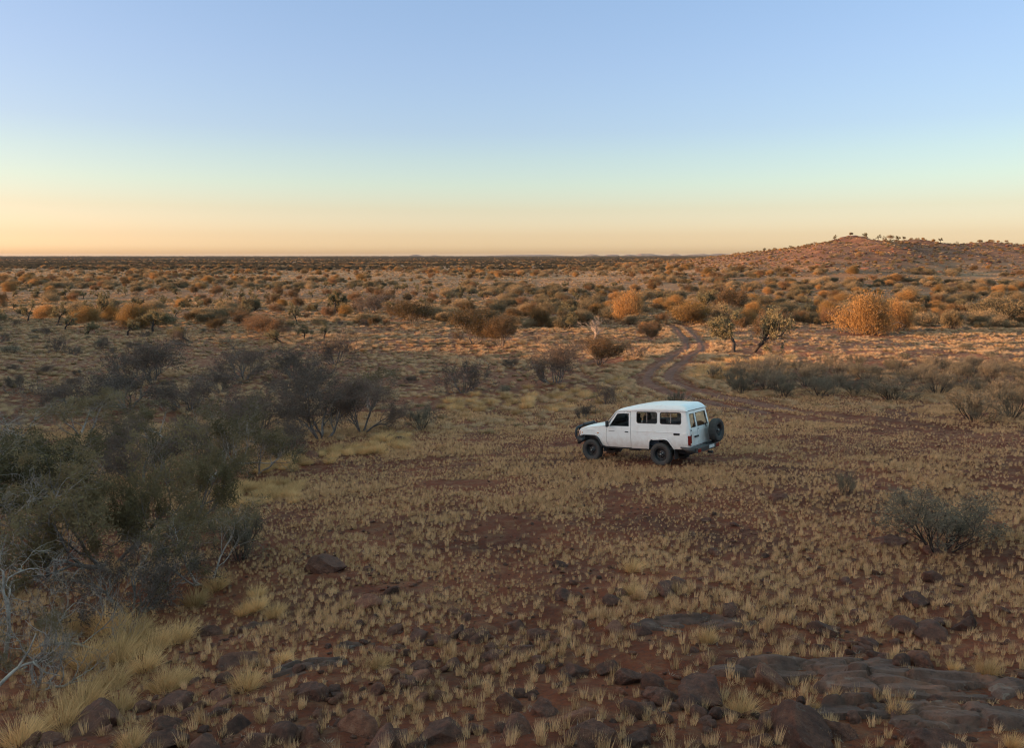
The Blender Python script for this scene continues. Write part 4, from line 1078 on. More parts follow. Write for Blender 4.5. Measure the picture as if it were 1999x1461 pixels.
greym = mat_plain('grey_bumper_steel', (0.055, 0.052, 0.050), 0.6)
redm = mat_plain('red_lamp_lens', (0.20, 0.016, 0.014), 0.2)
ambm = mat_plain('amber_lens', (0.75, 0.28, 0.05), 0.25)
lensm = mat_plain('headlamp_lens', (0.72, 0.52, 0.44), 0.12)
platem = mat_plain('number_plate_white', (0.62, 0.62, 0.60), 0.5)
seatm = mat_plain('grey_seat_cloth', (0.10, 0.095, 0.095), 0.9)
linm = mat_plain('roof_lining', (0.50, 0.50, 0.46), 0.9)
panelm = mat_plain('tan_window_panel', (0.40, 0.17, 0.075), 0.9)  # orange-tan tone behind the right rear window
crate = mat_plain('dark_cargo_box', (0.05, 0.06, 0.075), 0.7)
gm = NT('window_glass')
tr = gm.n('ShaderNodeBsdfTransparent'); tr.inputs[0].default_value = (0.86, 0.90, 0.88, 1)
gl = gm.n('ShaderNodeBsdfGlossy'); gl.inputs['Roughness'].default_value = 0.03
fr = gm.n('ShaderNodeFresnel'); fr.inputs[0].default_value = 1.5
mx = gm.n('ShaderNodeMixShader'); gm.l(gm.math('MULTIPLY', fr.outputs[0], 1.6, True), mx.inputs[0])
gm.l(tr.outputs[0], mx.inputs[1]); gm.l(gl.outputs[0], mx.inputs[2]); gm.l(mx.outputs[0], gm.out.inputs[0])
glass = gm.m

veh = bpy.data.objects.new('offroad_vehicle', None); link(veh)
veh.location = VPOS; veh.rotation_euler = Euler((VROT[2], VROT[1], VROT[0]), 'XYZ')
tag(veh, 'white long-roofed off-road vehicle with black bull bar and rear spare wheel, parked on the grass', 'off-road vehicle')
dg = None
def poly_mesh(name, loops, zcuts=(), xcuts=(), fn=None, thick=0.03, mat=None, parent=None, bevel=0.006):
    cu = bpy.data.curves.new(name, 'CURVE'); cu.dimensions = '2D'; cu.fill_mode = 'BOTH'
    for lp in loops:
        sp = cu.splines.new('POLY'); sp.points.add(len(lp) - 1); sp.use_cyclic_u = True
        for p, (a, b) in zip(sp.points, lp): p.co = (a, b, 0, 1)
    ob = bpy.data.objects.new(name, cu); sc.collection.objects.link(ob)
    me = bpy.data.meshes.new_from_object(ob.evaluated_get(bpy.context.evaluated_depsgraph_get()))
    bpy.data.objects.remove(ob); bpy.data.curves.remove(cu)
    bm = bmesh.new(); bm.from_mesh(me); bmesh.ops.remove_doubles(bm, verts=bm.verts, dist=1e-5)
    for z in zcuts: bmesh.ops.bisect_plane(bm, geom=bm.verts[:] + bm.edges[:] + bm.faces[:], plane_co=(0, z, 0), plane_no=(0, 1, 0), dist=1e-5)
    for xx in xcuts: bmesh.ops.bisect_plane(bm, geom=bm.verts[:] + bm.edges[:] + bm.faces[:], plane_co=(xx, 0, 0), plane_no=(1, 0, 0), dist=1e-5)
    for v in bm.verts: v.co = Vector(fn(v.co.x, v.co.y))
    bmesh.ops.recalc_face_normals(bm, faces=bm.faces)
    ym = sum((f.normal * f.calc_area() for f in bm.faces), Vector())
    cen = sum((v.co for v in bm.verts), Vector()) / len(bm.verts)
    ref = Vector((cen.x - 1.2, cen.y, cen.z - 1.2)); ref.x = ref.x if abs(cen.y) < 0.6 and abs(cen.x - 1.2) > 2 else 0
    if ym.dot(ref if abs(cen.y) > 0.6 else Vector((cen.x - 1.2, 0, 0))) < 0: bmesh.ops.reverse_faces(bm, faces=bm.faces)
    m2 = bpy.data.meshes.new(name); bm.to_mesh(m2); bm.free(); bpy.data.meshes.remove(me)
    m2.materials.append(mat)
    o = new_obj(name, m2, parent)
    if thick:
        s = o.modifiers.new('thickness', 'SOLIDIFY'); s.thickness = thick; s.offset = -1
    if bevel:
        b = o.modifiers.new('edge', 'BEVEL'); b.width = bevel; b.segments = 2; b.limit_method = 'ANGLE'; b.angle_limit = R(40)
    return o
def side_y(x, z):
    yb = 0.845 - 0.02 * sstep(0.75, 0.55, z) if False else 0.845
    if z > 1.235: yb = 0.838 - (z - 1.235) / 0.73 * 0.070
    elif z < 0.8: yb = 0.845 - (0.8 - z) * 0.10
    if x > 2.3: yb -= 0.030 * min((x - 2.3) / 0.9, 1) + 0.05 * max(0, (x - 3.3) / 0.25) ** 2
    if x < -1.0: yb -= 0.06 * ((-1.0 - x) / 0.17) ** 2
    return yb
def side(name, loops, s, mat=None, parent=None, thick=0.03, off=0.0, z=(0.8, 1.0, 1.235, 1.25, 1.6), x=(-1.13, -1.08, -1.03, 2.3, 2.8, 3.3, 3.4, 3.48)):
    return poly_mesh(name, loops, z, x, lambda a, b: (a, s * (side_y(a, b) + off), b), thick, mat or paint, parent or veh)
def rr_(x0, x1, z0, z1, rad=0.07, n=4):
    out = []
    for cx, cz, a0 in ((x1 - rad, z1 - rad, 0), (x0 + rad, z1 - rad, 90), (x0 + rad, z0 + rad, 180), (x1 - rad, z0 + rad, 270)):
        for k in range(n + 1):
            a = R(a0 + 90 * k / n); out.append((cx + rad * math.cos(a), cz + rad * math.sin(a)))
    return out
arch_r = [(-0.55, 0.64), (-0.36, 0.90), (-0.28, 0.955), (-0.20, 0.97), (0.26, 0.97), (0.35, 0.945), (0.42, 0.86), (0.47, 0.60)]
arch_f = [(3.44, 0.80), (3.40, 0.90), (3.32, 0.955), (3.22, 0.975), (2.82, 0.975), (2.72, 0.945), (2.64, 0.88), (2.47, 0.62)]
quarter = [(-1.17, 0.70), (-1.10, 0.66)] + arch_r + [(0.80, 0.59), (1.185, 0.59), (1.185, 1.90), (1.185, 1.955), (-1.035, 1.965), (-1.17, 1.235)]
w1 = rr_(0.10, 0.93, 1.53, 1.935); w2 = rr_(-0.85, -0.03, 1.53, 1.935)
door = [(1.20, 0.60), (2.10, 0.60), (2.20, 0.66), (2.25, 0.80), (2.26, 1.05), (2.22, 1.365), (1.79, 1.90), (1.72, 1.925), (1.20, 1.925)]
dwin = [(1.27, 1.395), (2.10, 1.385), (1.765, 1.835), (1.73, 1.855), (1.27, 1.865)]
fend = [(2.47, 0.62), (2.13, 0.60), (2.215, 0.65), (2.265, 0.80), (2.275, 1.05), (2.235, 1.37), (2.26, 1.405), (3.10, 1.31), (3.42, 1.25), (3.50, 1.19), (3.53, 1.05), (3.53, 0.86), (3.44, 0.80)] + arch_f[1:-1]
for s in (1, -1):
    body = side('body_side', [quarter, w1, w2], s)
    body['label'] = 'rear body side with two sliding windows'
    fr_ = side('front_fender', [fend], s)
    d_ = side('front_door', [door, dwin], s, off=0.002)
    def pane(nm, lp, par, o=-0.018, inset=None):
        p = side(nm, [lp], s, glass, par, 0.0, o); p.modifiers.clear(); return p
    for (x0, x1) in ((0.10, 0.93), (-0.85, -0.03)):
        fm = side('window_frame', [rr_(x0 - .012, x1 + .012, 1.518, 1.947, .08), rr_(x0 + .018, x1 - .018, 1.548, 1.917, .06)], s, plast, body, 0.012, 0.004)
        xm = (x0 + x1) / 2
        side('window_divider', [[(xm - .012, 1.54), (xm + .012, 1.54), (xm + .012, 1.925), (xm - .012, 1.925)]], s, hubm, body, 0.012, -0.008)
        pane('window_pane', rr_(x0 + .01, xm, 1.54, 1.925, .05), body); pane('window_pane', rr_(xm, x1 - .01, 1.54, 1.925, .05), body, -0.026)
    pane('window_pane', dwin, d_)
    def offs(lp, k):
        c = (sum(a for a, b in lp) / len(lp), sum(b for a, b in lp) / len(lp)); return [(c[0] + (a - c[0]) * k, c[1] + (b - c[1]) * k) for a, b in lp]
    side('window_seal', [offs(dwin, 1.012), offs(dwin, 0.955)], s, plast, d_, 0.01, 0.004)
    side('door_handle', [rr_(1.29, 1.43, 1.175, 1.205, .014, 2)], s, plast, d_, 0.03, 0.024)
    side('body_badge', [rr_(1.88, 2.14, 1.185, 1.205, .009, 2)], s, hubm, d_, 0.008, 0.008)
    side('rain_gutter', [[(-1.03, 1.962), (1.72, 1.935), (1.80, 1.905), (1.83, 1.90), (1.745, 1.955), (-1.03, 1.985)]], s, None, body, 0.05, 0.016)
    side('belt_crease', [[(-1.14, 1.232), (1.18, 1.232), (1.18, 1.246), (-1.14, 1.246)]], s, None, body, 0.02, 0.004)
    side('arch_trim', [[(-0.57, 0.62), (-0.385, 0.92), (-0.29, 0.985), (-0.20, 1.0), (0.27, 1.0), (0.37, 0.97), (0.45, 0.87), (0.495, 0.59), (0.46, 0.59)] + arch_r[::-1][1:]], s, None, body, 0.04, 0.022)
    side('arch_trim', [[(3.56, 0.80), (3.56, 0.93), (3.42, 0.985), (3.24, 1.01), (2.80, 1.01), (2.69, 0.975), (2.60, 0.90), (2.43, 0.60), (2.48, 0.60)] + arch_f[::-1][1:-1] + [(3.42, 0.86), (3.46, 0.80)]], s, plast, fr_, 0.09, 0.065)
    side('side_vent', [rr_(-0.80, -0.56, 1.135, 1.215, .012, 2)], s, plast, body, 0.02, 0.006)
    side('indicator_lamp', [rr_(2.60, 2.67, 1.085, 1.115, .012, 2)], s, ambm, fr_, 0.03, 0.018)
# top of fenders / cowl / roof: lofted strips
def loft(name, rows, mat, parent, thick=0.03, bev=0.0, smooth=True):
    rows = np.array(rows, float); a, b = rows.shape[:2]
    ii = np.arange(a * b).reshape(a, b)
    if parent is not veh: rows = rows - np.array(parent.location)
    o = new_obj(name, fast_mesh(name, rows.reshape(-1, 3), np.stack([ii[:-1, :-1], ii[:-1, 1:], ii[1:, 1:], ii[1:, :-1]], -1).reshape(-1, 4), mat, smooth=smooth), parent)
    if thick:
        m = o.modifiers.new('thickness', 'SOLIDIFY'); m.thickness = thick; m.offset = 0
    return o
def hoodz(x): return np.interp(x, [2.2, 2.26, 3.10, 3.42, 3.50, 3.54], [1.42, 1.405, 1.31, 1.25, 1.19, 1.12])
rows = []
for x in [2.22, 2.5, 2.8, 3.1, 3.3, 3.42, 3.48, 3.52, 3.535]:
    yy = side_y(x, 1.3); zz = hoodz(x)
    rows.append([(x, v * yy, zz + 0.045 * max(0, 1 - (abs(v) / 0.88) ** 4) * (1 if x < 3.4 else 0.4) - 0.02 * abs(v) ** 8) for v in np.linspace(-1, 1, 25)])
bonnet = loft('bonnet', rows, paint, veh, 0.02)
rows = []
def roofz(x): return float(np.interp(x, [-1.075, -1.05, -1.0, -0.93, -0.8, 0.0, 0.45, 0.8, 1.2, 1.5, 1.66, 1.76, 1.80], [0.0, 0.05, 0.115, 0.165, 0.21, 0.235, 0.235, 0.215, 0.16, 0.10, 0.055, 0.018, 0.0]))
for x in [-1.075, -1.065, -1.05, -1.03, -1.0, -0.96, -0.9, -0.8, -0.6, -0.3, 0, 0.3, 0.5, 0.7, 0.9, 1.1, 1.3, 1.5, 1.6, 1.68, 1.74, 1.78, 1.81]:
    base = np.interp(x, [-1.1, 1.72, 1.82], [1.985, 1.955, 1.925]); h = roofz(x) + 0.012
    yb = 0.785 if x < 1.7 else 0.785 - (x - 1.7) * 0.2
    row = []
    for t in np.linspace(-1, 1, 33):
        a = abs(t); 
        yv = math.copysign(min(1, a * 1.0), t) * yb
        prof = (1 - max(0, (a - 0.80) / 0.20) ** 1.6) * (0.90 + 0.10 * (1 - a * a))
        yy = yv * (1 - 0.0 * h)
        row.append((x, yy, base + h * prof))
    rows.append(row)
roof = loft('roof', rows, paint, veh, 0.02)
def box(name, x0, x1, y0, y1, z0, z1, mat, parent=veh, bev=0.01, rot=None):
    bm = bmesh.new(); bmesh.ops.create_cube(bm, size=1)
    for v in bm.verts: v.co = Vector((v.co.x * (x1 - x0), v.co.y * (y1 - y0), v.co.z * (z1 - z0)))
    if bev: bmesh.ops.bevel(bm, geom=bm.edges[:], offset=min(bev, 0.45 * min(x1 - x0, y1 - y0, z1 - z0)), segments=2, affect='EDGES', profile=0.6)
    me = bpy.data.meshes.new(name); bm.to_mesh(me); bm.free(); me.materials.append(mat)
    for p in me.polygons: p.use_smooth = False
    o = new_obj(name, me, parent, Vector(((x0 + x1) / 2, (y0 + y1) / 2, (z0 + z1) / 2)) - (parent.location if parent is not veh else Vector()))
    if rot: o.rotation_euler = rot
    return o
def tubeobj(name, pts, rad, mat, parent=veh, sides=8):
    P = smooth_line(pts, max(8, 4 * len(pts))) if len(pts) > 2 else np.array(pts, float)
    polys = []
    # continuous tube with a ring per point
    V = []; s = sides; u0 = None
    for i, p in enumerate(P):
        d = P[min(i + 1, len(P) - 1)] - P[max(i - 1, 0)]; u, v = frames(d)
        a = np.arange(s) * 2 * math.pi / s; V.append(p + (np.cos(a)[:, None] * u + np.sin(a)[:, None] * v) * rad)
    V = np.concatenate(V); ii = np.arange(len(P) * s).reshape(len(P), s); jj = np.roll(ii, -1, 1)
    return new_obj(name, fast_mesh(name, V, np.stack([ii[:-1], jj[:-1], jj[1:], ii[1:]], -1).reshape(-1, 4), mat, smooth=True), parent)
# windscreen + pillars
loft('windscreen', [[(2.20, -0.70, 1.44), (2.22, 0, 1.45), (2.20, 0.70, 1.44)], [(1.82, -0.64, 1.90), (1.84, 0, 1.905), (1.82, 0.64, 1.90)]], glass, veh, 0)
for s in (1, -1):
    loft('windscreen_pillar', [[(2.285, s * 0.815, 1.385), (2.23, s * 0.69, 1.42)], [(1.86, s * 0.775, 1.875), (1.83, s * 0.64, 1.895)], [(1.76, s * 0.772, 1.95), (1.74, s * 0.66, 1.97)]], paint, veh, 0.03, smooth=False)
    tubeobj('door_mirror_arm', [(2.12, s * 0.83, 1.42), (2.14, s * 0.95, 1.44)], 0.012, plast)
    box('door_mirror', 2.08, 2.16, min(s * 0.90, s * 1.04), max(s * 0.90, s * 1.04), 1.36, 1.59, plast, bev=0.03)
loft('cowl_panel', [[(2.30, y, 1.40 + .03 * (1 - y * y)) for y in np.linspace(-.78, .78, 9)], [(2.17, y, 1.435 + .03 * (1 - y * y)) for y in np.linspace(-.78, .78, 9)]], plast, veh, 0.02)
# front
box('grille', 3.47, 3.53, -0.55, 0.55, 0.93, 1.17, plast)
box('front_panel', 3.40, 3.47, -0.74, 0.74, 0.80, 1.20, paint)
for s in (1, -1):
    a, b = sorted((s * 0.56, s * 0.80)); box('headlight', 3.38, 3.545, a, b, 1.00, 1.16, lensm, bev=0.03)
    a, b = sorted((s * 0.73, s * 0.81)); box('front_indicator', 3.30, 3.40, a, b, 1.03, 1.13, ambm, bev=0.02)
bb = loft('bull_bar', [[(3.74 - 0.24 * abs(y) ** 3, y * 0.88, z) for y in np.linspace(-1, 1, 15)] for z in (0.64, 0.90)], blackm, veh, 0.12, smooth=False)
bar = lambda pts, r_=0.052: tubeobj('bar_tube', pts, r_, blackm, bb)
bar([(3.69, y * 0.50, 1.29 - 0.02 * y * y) for y in np.linspace(-1, 1, 5)])
for s in (1, -1):
    bar([(3.72, s * 0.46, 0.84), (3.72, s * 0.47, 1.05), (3.69, s * 0.50, 1.27)])
    bar([(3.69, s * 0.50, 1.265), (3.70, s * 0.66, 1.24), (3.70, s * 0.76, 1.12), (3.69, s * 0.79, 0.95), (3.62, s * 0.80, 0.84)])
    bar([(3.71, s * 0.48, 1.06), (3.70, s * 0.62, 1.06), (3.69, s * 0.77, 1.05)], 0.02)
    loft('wing_plate', [[(3.56, s * 0.89, z) for z in (0.66, 0.87)], [(3.36, s * 0.89, z) for z in (0.70, 0.88)], [(3.26, s * 0.89, z) for z in (0.78, 0.90)]], blackm, bb, 0.04, smooth=False)
lb = box('driving_light', 3.58, 3.68, -0.42, 0.30, 1.30, 1.38, blackm, bev=0.02)
tubeobj('radio_aerial', [(3.57, -0.46, 1.27), (3.57, -0.46, 1.62), (3.57, -0.46, 1.98)], 0.006, plast)
# rear
def rx(z): return -1.17 if z < 1.25 else -1.17 + (z - 1.25) / 0.72 * 0.125
def rear(name, loops, mat=None, off=0.0, thick=0.03, parent=None, zc=(1.25,)):
    return poly_mesh(name, loops, zc, (), lambda a, b: (rx(b) - off, a, b), thick, mat or paint, parent or veh)
rear('rear_frame', [[(-.80, .68), (.80, .68), (.80, 1.25), (.735, 1.975), (-.735, 1.975), (-.80, 1.25)], [(-.70, .76), (.70, .76), (.70, 1.25), (.65, 1.93), (-.65, 1.93), (-.70, 1.25)]])
ldoor = rear('rear_door', [[(.215, .755), (.712, .755), (.712, 1.25), (.66, 1.94), (.215, 1.94)], [(.265, 1.40), (.66, 1.40), (.615, 1.88), (.265, 1.88)]], off=0.012)
rdoor = rear('rear_door', [[(-.712, .755), (.200, .755), (.200, 1.94), (-.66, 1.94), (-.712, 1.25)], [(-.655, 1.40), (.155, 1.40), (.155, 1.88), (-.61, 1.88)]], off=0.012)
for pr, lp in ((ldoor, [(.265, 1.40), (.66, 1.40), (.615, 1.88), (.265, 1.88)]), (rdoor, [(-.655, 1.40), (.155, 1.40), (.155, 1.88), (-.61, 1.88)])):
    p = rear('window_pane', [lp], glass, -0.008, 0, pr); p.modifiers.clear()
    rear('window_seal', [offs(lp, 1.02), offs(lp, 0.94)], plast, 0.016, 0.01, pr)
box('latch_plate', -1.21, -1.185, 0.14, 0.20, 1.31, 1.335, plast, ldoor)
hd = box('door_handle', -1.235, -1.185, 0.22, 0.50, 1.045, 1.105, plast, ldoor, 0.015)
box('wiper', -1.215, -1.19, -0.42, -0.385, 1.31, 1.47, plast, rdoor, rot=(R(-20), 0, 0))
for z in (1.32, 1.14): box('hinge', -1.20, -1.175, 0.70, 0.735, z - .03, z + .03, plast, ldoor)
for s in (1, -1):
    a, b = sorted((s * 0.715, s * 0.835)); tl = box('tail_light', -1.205, -1.10, a, b, 0.79, 1.14, redm, bev=0.02)
    box('reversing_lens', -1.209, -1.12, a + .01, b - .01, 0.80, 0.875, lensm, tl, 0.01)
    box('indicator_lens', -1.209, -1.12, a + .01, b - .01, 0.88, 0.95, redm, tl, 0.01)
bp = box('rear_bumper', -1.47, -1.20, -0.86, 0.86, 0.55, 0.74, greym, bev=0.02)
for s in (1, -1):
    loft('bumper_wing', [[(-1.38, s * 0.875, z) for z in (0.56, 0.735)], [(-1.1, s * 0.885, z) for z in (0.58, 0.735)], [(-0.84, s * 0.88, z) for z in (0.70, 0.745)]], greym, bp, 0.05, smooth=False)
    a, b = sorted((s * 0.60, s * 0.83)); box('bumper_lamp', -1.485, -1.44, a, b, 0.57, 0.70, redm, bp, 0.01)
box('bumper_step', -1.475, -1.455, -0.58, 0.56, 0.565, 0.70, blackm, bp)
box('number_plate', -1.495, -1.478, -0.42, -0.02, 0.60, 0.71, platem, veh, 0.004)
box('tow_hitch', -1.62, -1.44, -0.05, 0.05, 0.44, 0.52, blackm)
rear('tail_stripe', [[(-.78, .742), (.70, .742), (.70, .753), (-.78, .753)]], redm, 0.014, 0.01)
# wheels
def wheel(name, c, axis, rad=0.415, wid=0.27, spare=False):
    """axis 'y' outward sign"""
    w_ = bpy.data.objects.new(name, None); link(w_, veh); w_.location = c
    w_.rotation_euler = axis
    n = 60
    prof = [(0.245, 0.085), (0.252, 0.115), (0.30, 0.132), (0.35, 0.135), (0.385, 0.128), (0.402, 0.115), (0.415, 0.095), (0.415, 0.03)]
    prof = prof + [(r_, -h) for r_, h in prof[::-1]]
    a = np.arange(n) * 2 * math.pi / n
    V = []
    for (r_, h) in prof:
        lug = np.where((np.arange(n) % 3 == (0 if h > 0 else 1)), -0.010, 0.004) if r_ > 0.39 else np.zeros(n)
        rr2 = (r_ + lug) * rad / 0.415
        V.append(np.stack([np.cos(a) * rr2, np.sin(a) * rr2, np.full(n, h * wid / 0.27)], -1))
    V = np.concatenate(V); m_ = len(prof); ii = np.arange(m_ * n).reshape(m_, n); jj = np.roll(ii, -1, 1)
    new_obj('tyre', fast_mesh('tyre', V, np.stack([ii[:-1], jj[:-1], jj[1:], ii[1:]], -1).reshape(-1, 4), dusty_rub, smooth=False), w_)
    n = 40; a = np.arange(n) * 2 * math.pi / n
    V = []; pf = [(0.247, 0.10), (0.240, 0.108), (0.225, 0.10), (0.212, 0.06), (0.205, 0.0), (0.14, -0.005), (0.11, 0.035), (0.06, 0.04), (0.055, 0.085), (0.0, 0.09)]
    for (r_, h) in pf: V.append(np.stack([np.cos(a) * r_, np.sin(a) * r_, np.full(n, h)], -1))
    V = np.concatenate(V); ii = np.arange(len(pf) * n).reshape(len(pf), n); jj = np.roll(ii, -1, 1)
    rim = new_obj('rim', fast_mesh('rim', V, np.stack([ii[:-1], jj[:-1], jj[1:], ii[1:]], -1).reshape(-1, 4), rimm, smooth=True), w_)
    for k in range(8):
        an = k * math.pi / 4
        b = box('rim_spoke', -0.02, 0.02, -0.05, 0.05, -0.012, 0.012, rimm, rim, 0.004); b.location = (math.cos(an) * 0.165, math.sin(an) * 0.165, 0.012); b.rotation_euler = (0, R(-10), an)
    for k in range(5):
        an = k * 2 * math.pi / 5
        b = box('wheel_nut', -0.012, 0.012, -0.012, 0.012, 0, 0.03, hubm, rim, 0.004); b.location = (math.cos(an) * 0.085, math.sin(an) * 0.085, 0.052)
    V, F = ico(2); new_obj('hub_cap', fast_mesh('hub_cap', V * np.array([.04, .04, .025]) + np.array([0, 0, .09]), F, hubm, smooth=True), rim)
    return w_
for x in (0.0, 2.98):
    wheel('wheel', (x, 0.735, 0.415), (R(-90), R(7 * x), 0)); wheel('wheel', (x, -0.735, 0.415), (R(90), R(11 + x), 0))
sp = wheel('spare_wheel', (-1.48, -0.66, 1.17), (0, R(-90), 0)); sp['label'] = 'spare wheel on its carrier behind the rear door'
tubeobj('spare_carrier', [(-1.33, -0.80, 0.72), (-1.34, -0.76, 1.0), (-1.33, -0.66, 1.17)], 0.03, blackm)
box('carrier_plate', -1.36, -1.30, -0.78, -0.54, 1.05, 1.29, blackm)
box('carrier_arm', -1.38, -1.30, -0.84, -0.10, 0.745, 0.80, blackm)
# underbody and interior
box('floor_pan', -1.12, 2.35, -0.76, 0.76, 0.60, 0.66, plast)
box('engine_bay', 2.2, 3.4, -0.60, 0.60, 0.62, 1.20, plast)
for s in (1, -1):
    box('chassis_rail', -1.2, 3.5, s * 0.46 - .05, s * 0.46 + .05, 0.50, 0.62, blackm)
    a, b = sorted((s * 0.60, s * 0.79)); box('sill_step', 0.52, 2.42, a, b, 0.535, 0.585, plast)
    for xx in (-0.58, 2.40): a, b = sorted((s * 0.60, s * 0.85)); box('mud_flap', xx - 0.012, xx + 0.012, a, b, 0.28, 0.62, plast) if xx < 0 else box('mud_flap', xx - 0.012, xx + 0.012, a, b, 0.40, 0.64, plast)
    a, b = sorted((s * 0.50, s * 0.80))
    box('wheel_well', -0.50, 0.42, *sorted((s * 0.44, s * 0.52)), 0.62, 1.0, plast)  # inner arch boxes coloured black to give the wheel arches their shade
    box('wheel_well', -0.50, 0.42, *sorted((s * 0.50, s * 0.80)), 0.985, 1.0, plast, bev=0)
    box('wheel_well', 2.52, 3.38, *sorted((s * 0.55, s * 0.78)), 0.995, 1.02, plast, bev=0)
for x in (0.0, 2.98): tubeobj('axle', [(x, -0.62, 0.415), (x, 0.62, 0.415)], 0.055, blackm)
V, F = ico(3)
for x, y in ((0.0, 0.0), (2.98, -0.2)): new_obj('differential', fast_mesh('differential', V * 0.15, F, blackm, smooth=True), veh, (x, y, 0.415))
box('fuel_tank', -1.0, -0.45, -0.42, 0.42, 0.40, 0.60, plast, bev=0.04)
box('transfer_case', 1.2, 1.7, -0.22, 0.20, 0.38, 0.60, blackm, bev=0.05)
for s in (1, -1):
    c = s * 0.38
    st = box('front_seat', 1.22, 1.72, c - .24, c + .24, 0.98, 1.12, seatm, bev=0.05)
    box('seat_back', -0.07, 0.07, -0.23, 0.23, -0.3, 0.3, seatm, st, 0.05, rot=(0, R(-14), 0)).location = (-0.26, 0, 0.33)
    box('headrest', -0.05, 0.05, -0.12, 0.12, -0.08, 0.08, seatm, st, 0.03, rot=(0, R(-10), 0)).location = (-0.35, 0, 0.70)
box('dashboard', 1.98, 2.22, -0.74, 0.74, 1.12, 1.38, plast, bev=0.05)
sw = tubeobj('steering_wheel', [(1.86 + 0.07 * math.sin(t), -0.38 + 0.19 * math.cos(t), 1.36 + 0.18 * math.sin(t)) for t in np.linspace(0, 2 * math.pi, 13)], 0.014, plast)
box('roof_lining', -1.0, 1.66, -0.72, 0.72, 1.955, 1.975, linm)
box('cargo_partition', 1.02, 1.06, -0.72, 0.72, 0.66, 1.25, crate)
cg = box('cargo_box', 0.12, 0.72, 0.05, 0.66, 0.7, 1.60, crate); box('cargo_box', -0.86, -0.32, -0.1, 0.66, 0.7, 1.50, crate); box('cargo_box', -0.3, 0.1, -0.66, 0.0, 0.7, 1.45, crate)
box('rear_window_panel', -1.04, -0.96, -0.62, 0.12, 1.2, 1.72, panelm, bev=0.03); box('rear_window_panel', -1.0, -0.95, 0.28, 0.64, 1.2, 1.86, mat_plain('brown_reflection_panel', (0.26, 0.15, 0.11), 0.9), bev=0.03)  # added panels behind rear glass; the brown one stands in for reflected red ground

# pale limb lying at the lower left
x0, y0, z0 = at(2, 1368); x1, y1, z1 = at(78, 1346)
P = smooth_line([(x0, y0, z0 + .22), ((2 * x0 + x1) / 3, (2 * y0 + y1) / 3 + .03, z0 + .30), ((x0 + 2 * x1) / 3, (y0 + 2 * y1) / 3 - .03, z0 + .33), (x1, y1, z1 + .42)], 9)
polys = [(P - P[0], np.linspace(.028, .014, 9)), (np.array([P[4], P[4] + [.12, .1, .22], P[4] + [.16, .2, .40]]) - P[0], np.array([.018, .012, .007])), (np.array([P[7], P[7] + [.2, -.05, -.12], P[7] + [.36, .0, -.2]]) - P[0], np.array([.016, .010, .006]))]
V, F = tubes(polys, lambda rr: 7)
o = new_obj('fallen_branch', fast_mesh('fallen_branch', V, F, M['bark_pale'], smooth=True), None, tuple(P[0])); tag(o, 'pale dead limb lying at the left edge above the bottom left straw clump', 'branch')

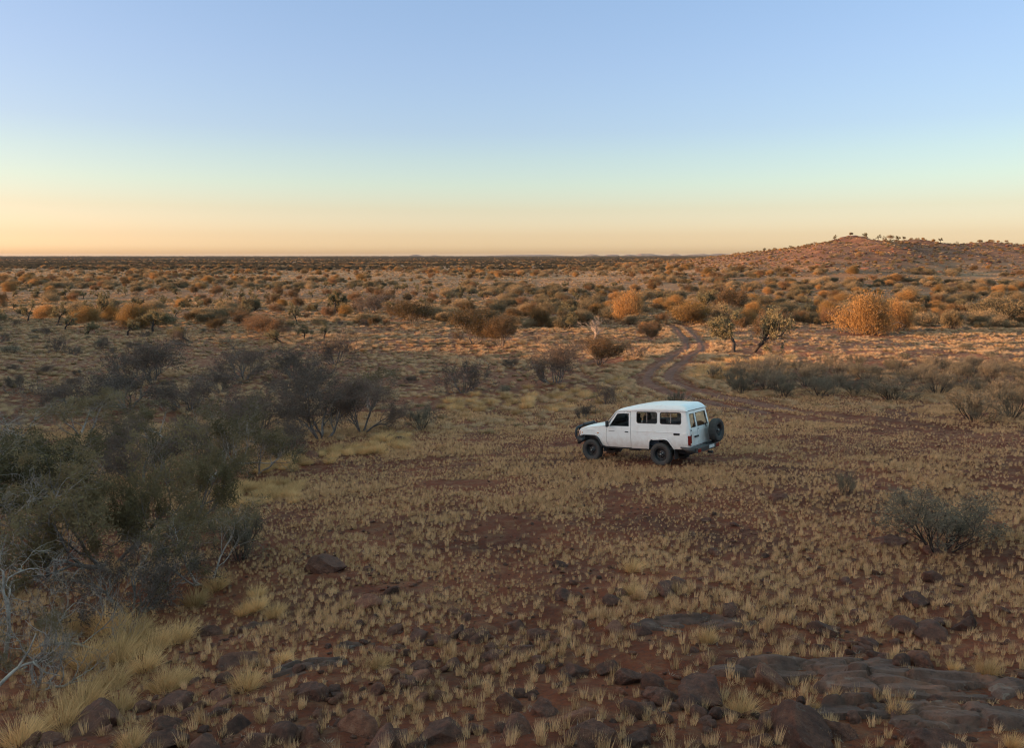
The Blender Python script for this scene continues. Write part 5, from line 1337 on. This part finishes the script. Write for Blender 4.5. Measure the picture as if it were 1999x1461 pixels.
# labels of the repeats: each is placed against the nearest landmark of its own region
def project(p):
    d = float(p[1] * Fv[1] + p[2] * Fv[2]); return (PW / 2 + FPX * p[0] / d, PH / 2 - FPX * (p[1] * Uv[1] + p[2] * Uv[2]) / d)
MARKS = [(1150, 900, "vehicle's front wheel"), (1290, 905, "vehicle's rear wheel"), (1405, 845, "vehicle's spare wheel"), (822, 840, 'small vase-shaped bush'), (1832, 1070, 'large vase-shaped bush'),
 (1650, 960, 'silvery sprouting bush'), (905, 765, 'dark branching bush'), (1085, 745, 'brownish branching bush'), (1170, 710, 'orange-tipped flat-topped bush'), (805, 634, 'rounded rust-orange bush'),
 (925, 672, 'wide rust-orange bush'), (525, 660, 'fan-shaped bush'), (725, 610, 'purplish leafless bush'), (1225, 626, 'bright yellow-green bush'), (1690, 650, 'largest golden bush'), (270, 640, 'yellow-topped bush'),
 (1160, 662, 'white dead tree'), (1434, 688, 'gnarled tree by the track bend'), (188, 624, 'forked gnarled tree'), (55, 627, 'thin spreading tree'), (112, 689, 'isolated spiky bush'), (1320, 640, 'far bend of the track'),
 (1290, 735, 'near bend of the track'), (1900, 820, 'grey bush in the first row at right'), (1600, 774, 'left end of the shaded bush belt'), (1480, 492, 'lone flat-topped skyline tree'), (1650, 470, 'rocky outcrop'),
 (1813, 478, 'round-topped crest tree'), (1990, 600, 'right end of the scrub belt'), (1560, 600, 'middle of the right scrub belt'), (980, 590, 'middle of the central scrub'), (640, 570, 'thin scrub left of centre'), (330, 580, 'thin scrub at far left'), (20, 560, 'left end of the far scrub'),
 (1380, 570, 'scrub below the hill foot'), (1340, 1224, 'thin grey slab'), (1590, 1310, 'long grey slab'), (1640, 1392, 'nearest flat slab'), (1850, 1350, 'middle slab'), (1300, 1160, 'rounded dark boulder above the thin slab'),
 (1097, 1170, 'leaning dark boulder'), (865, 1440, 'large square boulder'), (1150, 1445, 'broad pointed boulder'), (1370, 1372, 'big rounded boulder'), (480, 1345, 'large lone straw clump'), (738, 1302, 'grey-brown cushion clump'),
 (893, 1240, 'dark rounded boulder at the centre'), (1025, 1275, 'sharp-edged boulder'), (640, 1115, 'low dark boulder'), (1612, 1240, 'angular flat-topped boulder'), (1880, 1228, 'dark boulder on the right slope'), (1790, 1180, 'low wide boulder'),
 (795, 1338, 'undercut dark boulder'), (610, 1300, 'sloping brown slab'), (190, 1420, 'large bottom left boulder'), (1375, 1018, 'lone dark stone'), (1525, 975, 'dark flat boulder'), (620, 855, 'wide pale-stemmed acacia'), (400, 945, 'leaning acacia'),
 (290, 745, 'dark upright bush'), (475, 742, 'broad brownish bush'), (500, 985, 'pale patch beside the thicket'), (650, 885, 'straw band below the acacia'), (1000, 790, 'straw band beyond the bonnet'), (240, 1280, 'straw cluster at lower left'), (1925, 1325, 'tall straw tuft'), (1445, 765, 'small grey bush beside the ruts')]
ORD = ['', 'second ', 'third ', 'fourth ', 'fifth ', 'sixth ', 'seventh ', 'eighth ', 'ninth ', 'tenth ', 'eleventh ', 'twelfth ']
SHORT = {'small rocks strewn on the foreground slope': 'small brown rock', 'rounded bushes of the scrub belt': 'rounded scrub bush', 'grey bushes of the shaded belt': 'grey-green bush', 'straw clumps below the left thicket': 'straw clump',
 'gnarled trees scattered over the left plain': 'gnarled tree', 'gnarled trees amid the right scrub': 'gnarled tree', 'rust-tinged bushes of the scrub': 'rust-tinged bush', 'golden bushes beyond the track': 'golden bush', 'small leafless bushes': 'small leafless bush',
 'low grey bushes in the grass': 'low grey bush', 'straw clumps right of the thicket': 'straw clump', 'straw clumps of the band below the acacia': 'straw clump', 'straw clumps beyond the bonnet': 'pale straw clump', 'whitish hummocks right of the track': 'whitish hummock'}
slots = {}
for o in list(sc.objects):
    g_ = o.get('group')
    if g_ in SHORT:
        qx, qy = project(o.location)
        m_ = min(MARKS, key=lambda m: (m[0] - qx) ** 2 + ((m[1] - qy) * 1.6) ** 2)
        dx, dy = qx - m_[0], (qy - m_[1]) * 1.6
        rel = ('right of' if dx > 0 else 'left of') if abs(dx) > abs(dy) else ('below' if dy > 0 else 'above')
        slots.setdefault((SHORT[g_], m_[2], rel), []).append((dx * dx + dy * dy, o.name))
for (kd, mk, rel), lst in slots.items():
    for i_, (_, nm) in enumerate(sorted(lst)):
        od = ORD[i_] if i_ < 12 else '%dth ' % (i_ + 1)
        sc.objects[nm]['label'] = '%s, %snearest %s the %s' % (kd, od, rel, mk)

# ------------------------------------------------------------------ haze
hz_m = NT('thin_haze'); pv = hz_m.n('ShaderNodeVolumePrincipled')
pv.inputs['Color'].default_value = (0.62, 0.68, 0.80, 1); pv.inputs['Density'].default_value = HAZE; pv.inputs['Anisotropy'].default_value = 0.0
hz_m.l(pv.outputs[0], hz_m.out.inputs['Volume'])
me = bpy.data.meshes.new('haze'); bm = bmesh.new(); bmesh.ops.create_cube(bm, size=1); bm.to_mesh(me); bm.free()
me.materials.append(hz_m.m); hzo = new_obj('haze', me, None, (0, 5700, -18)); hzo.scale = (28600, 20000, 80)
tag(hzo, 'thin pale air over the whole plain', kind='stuff')
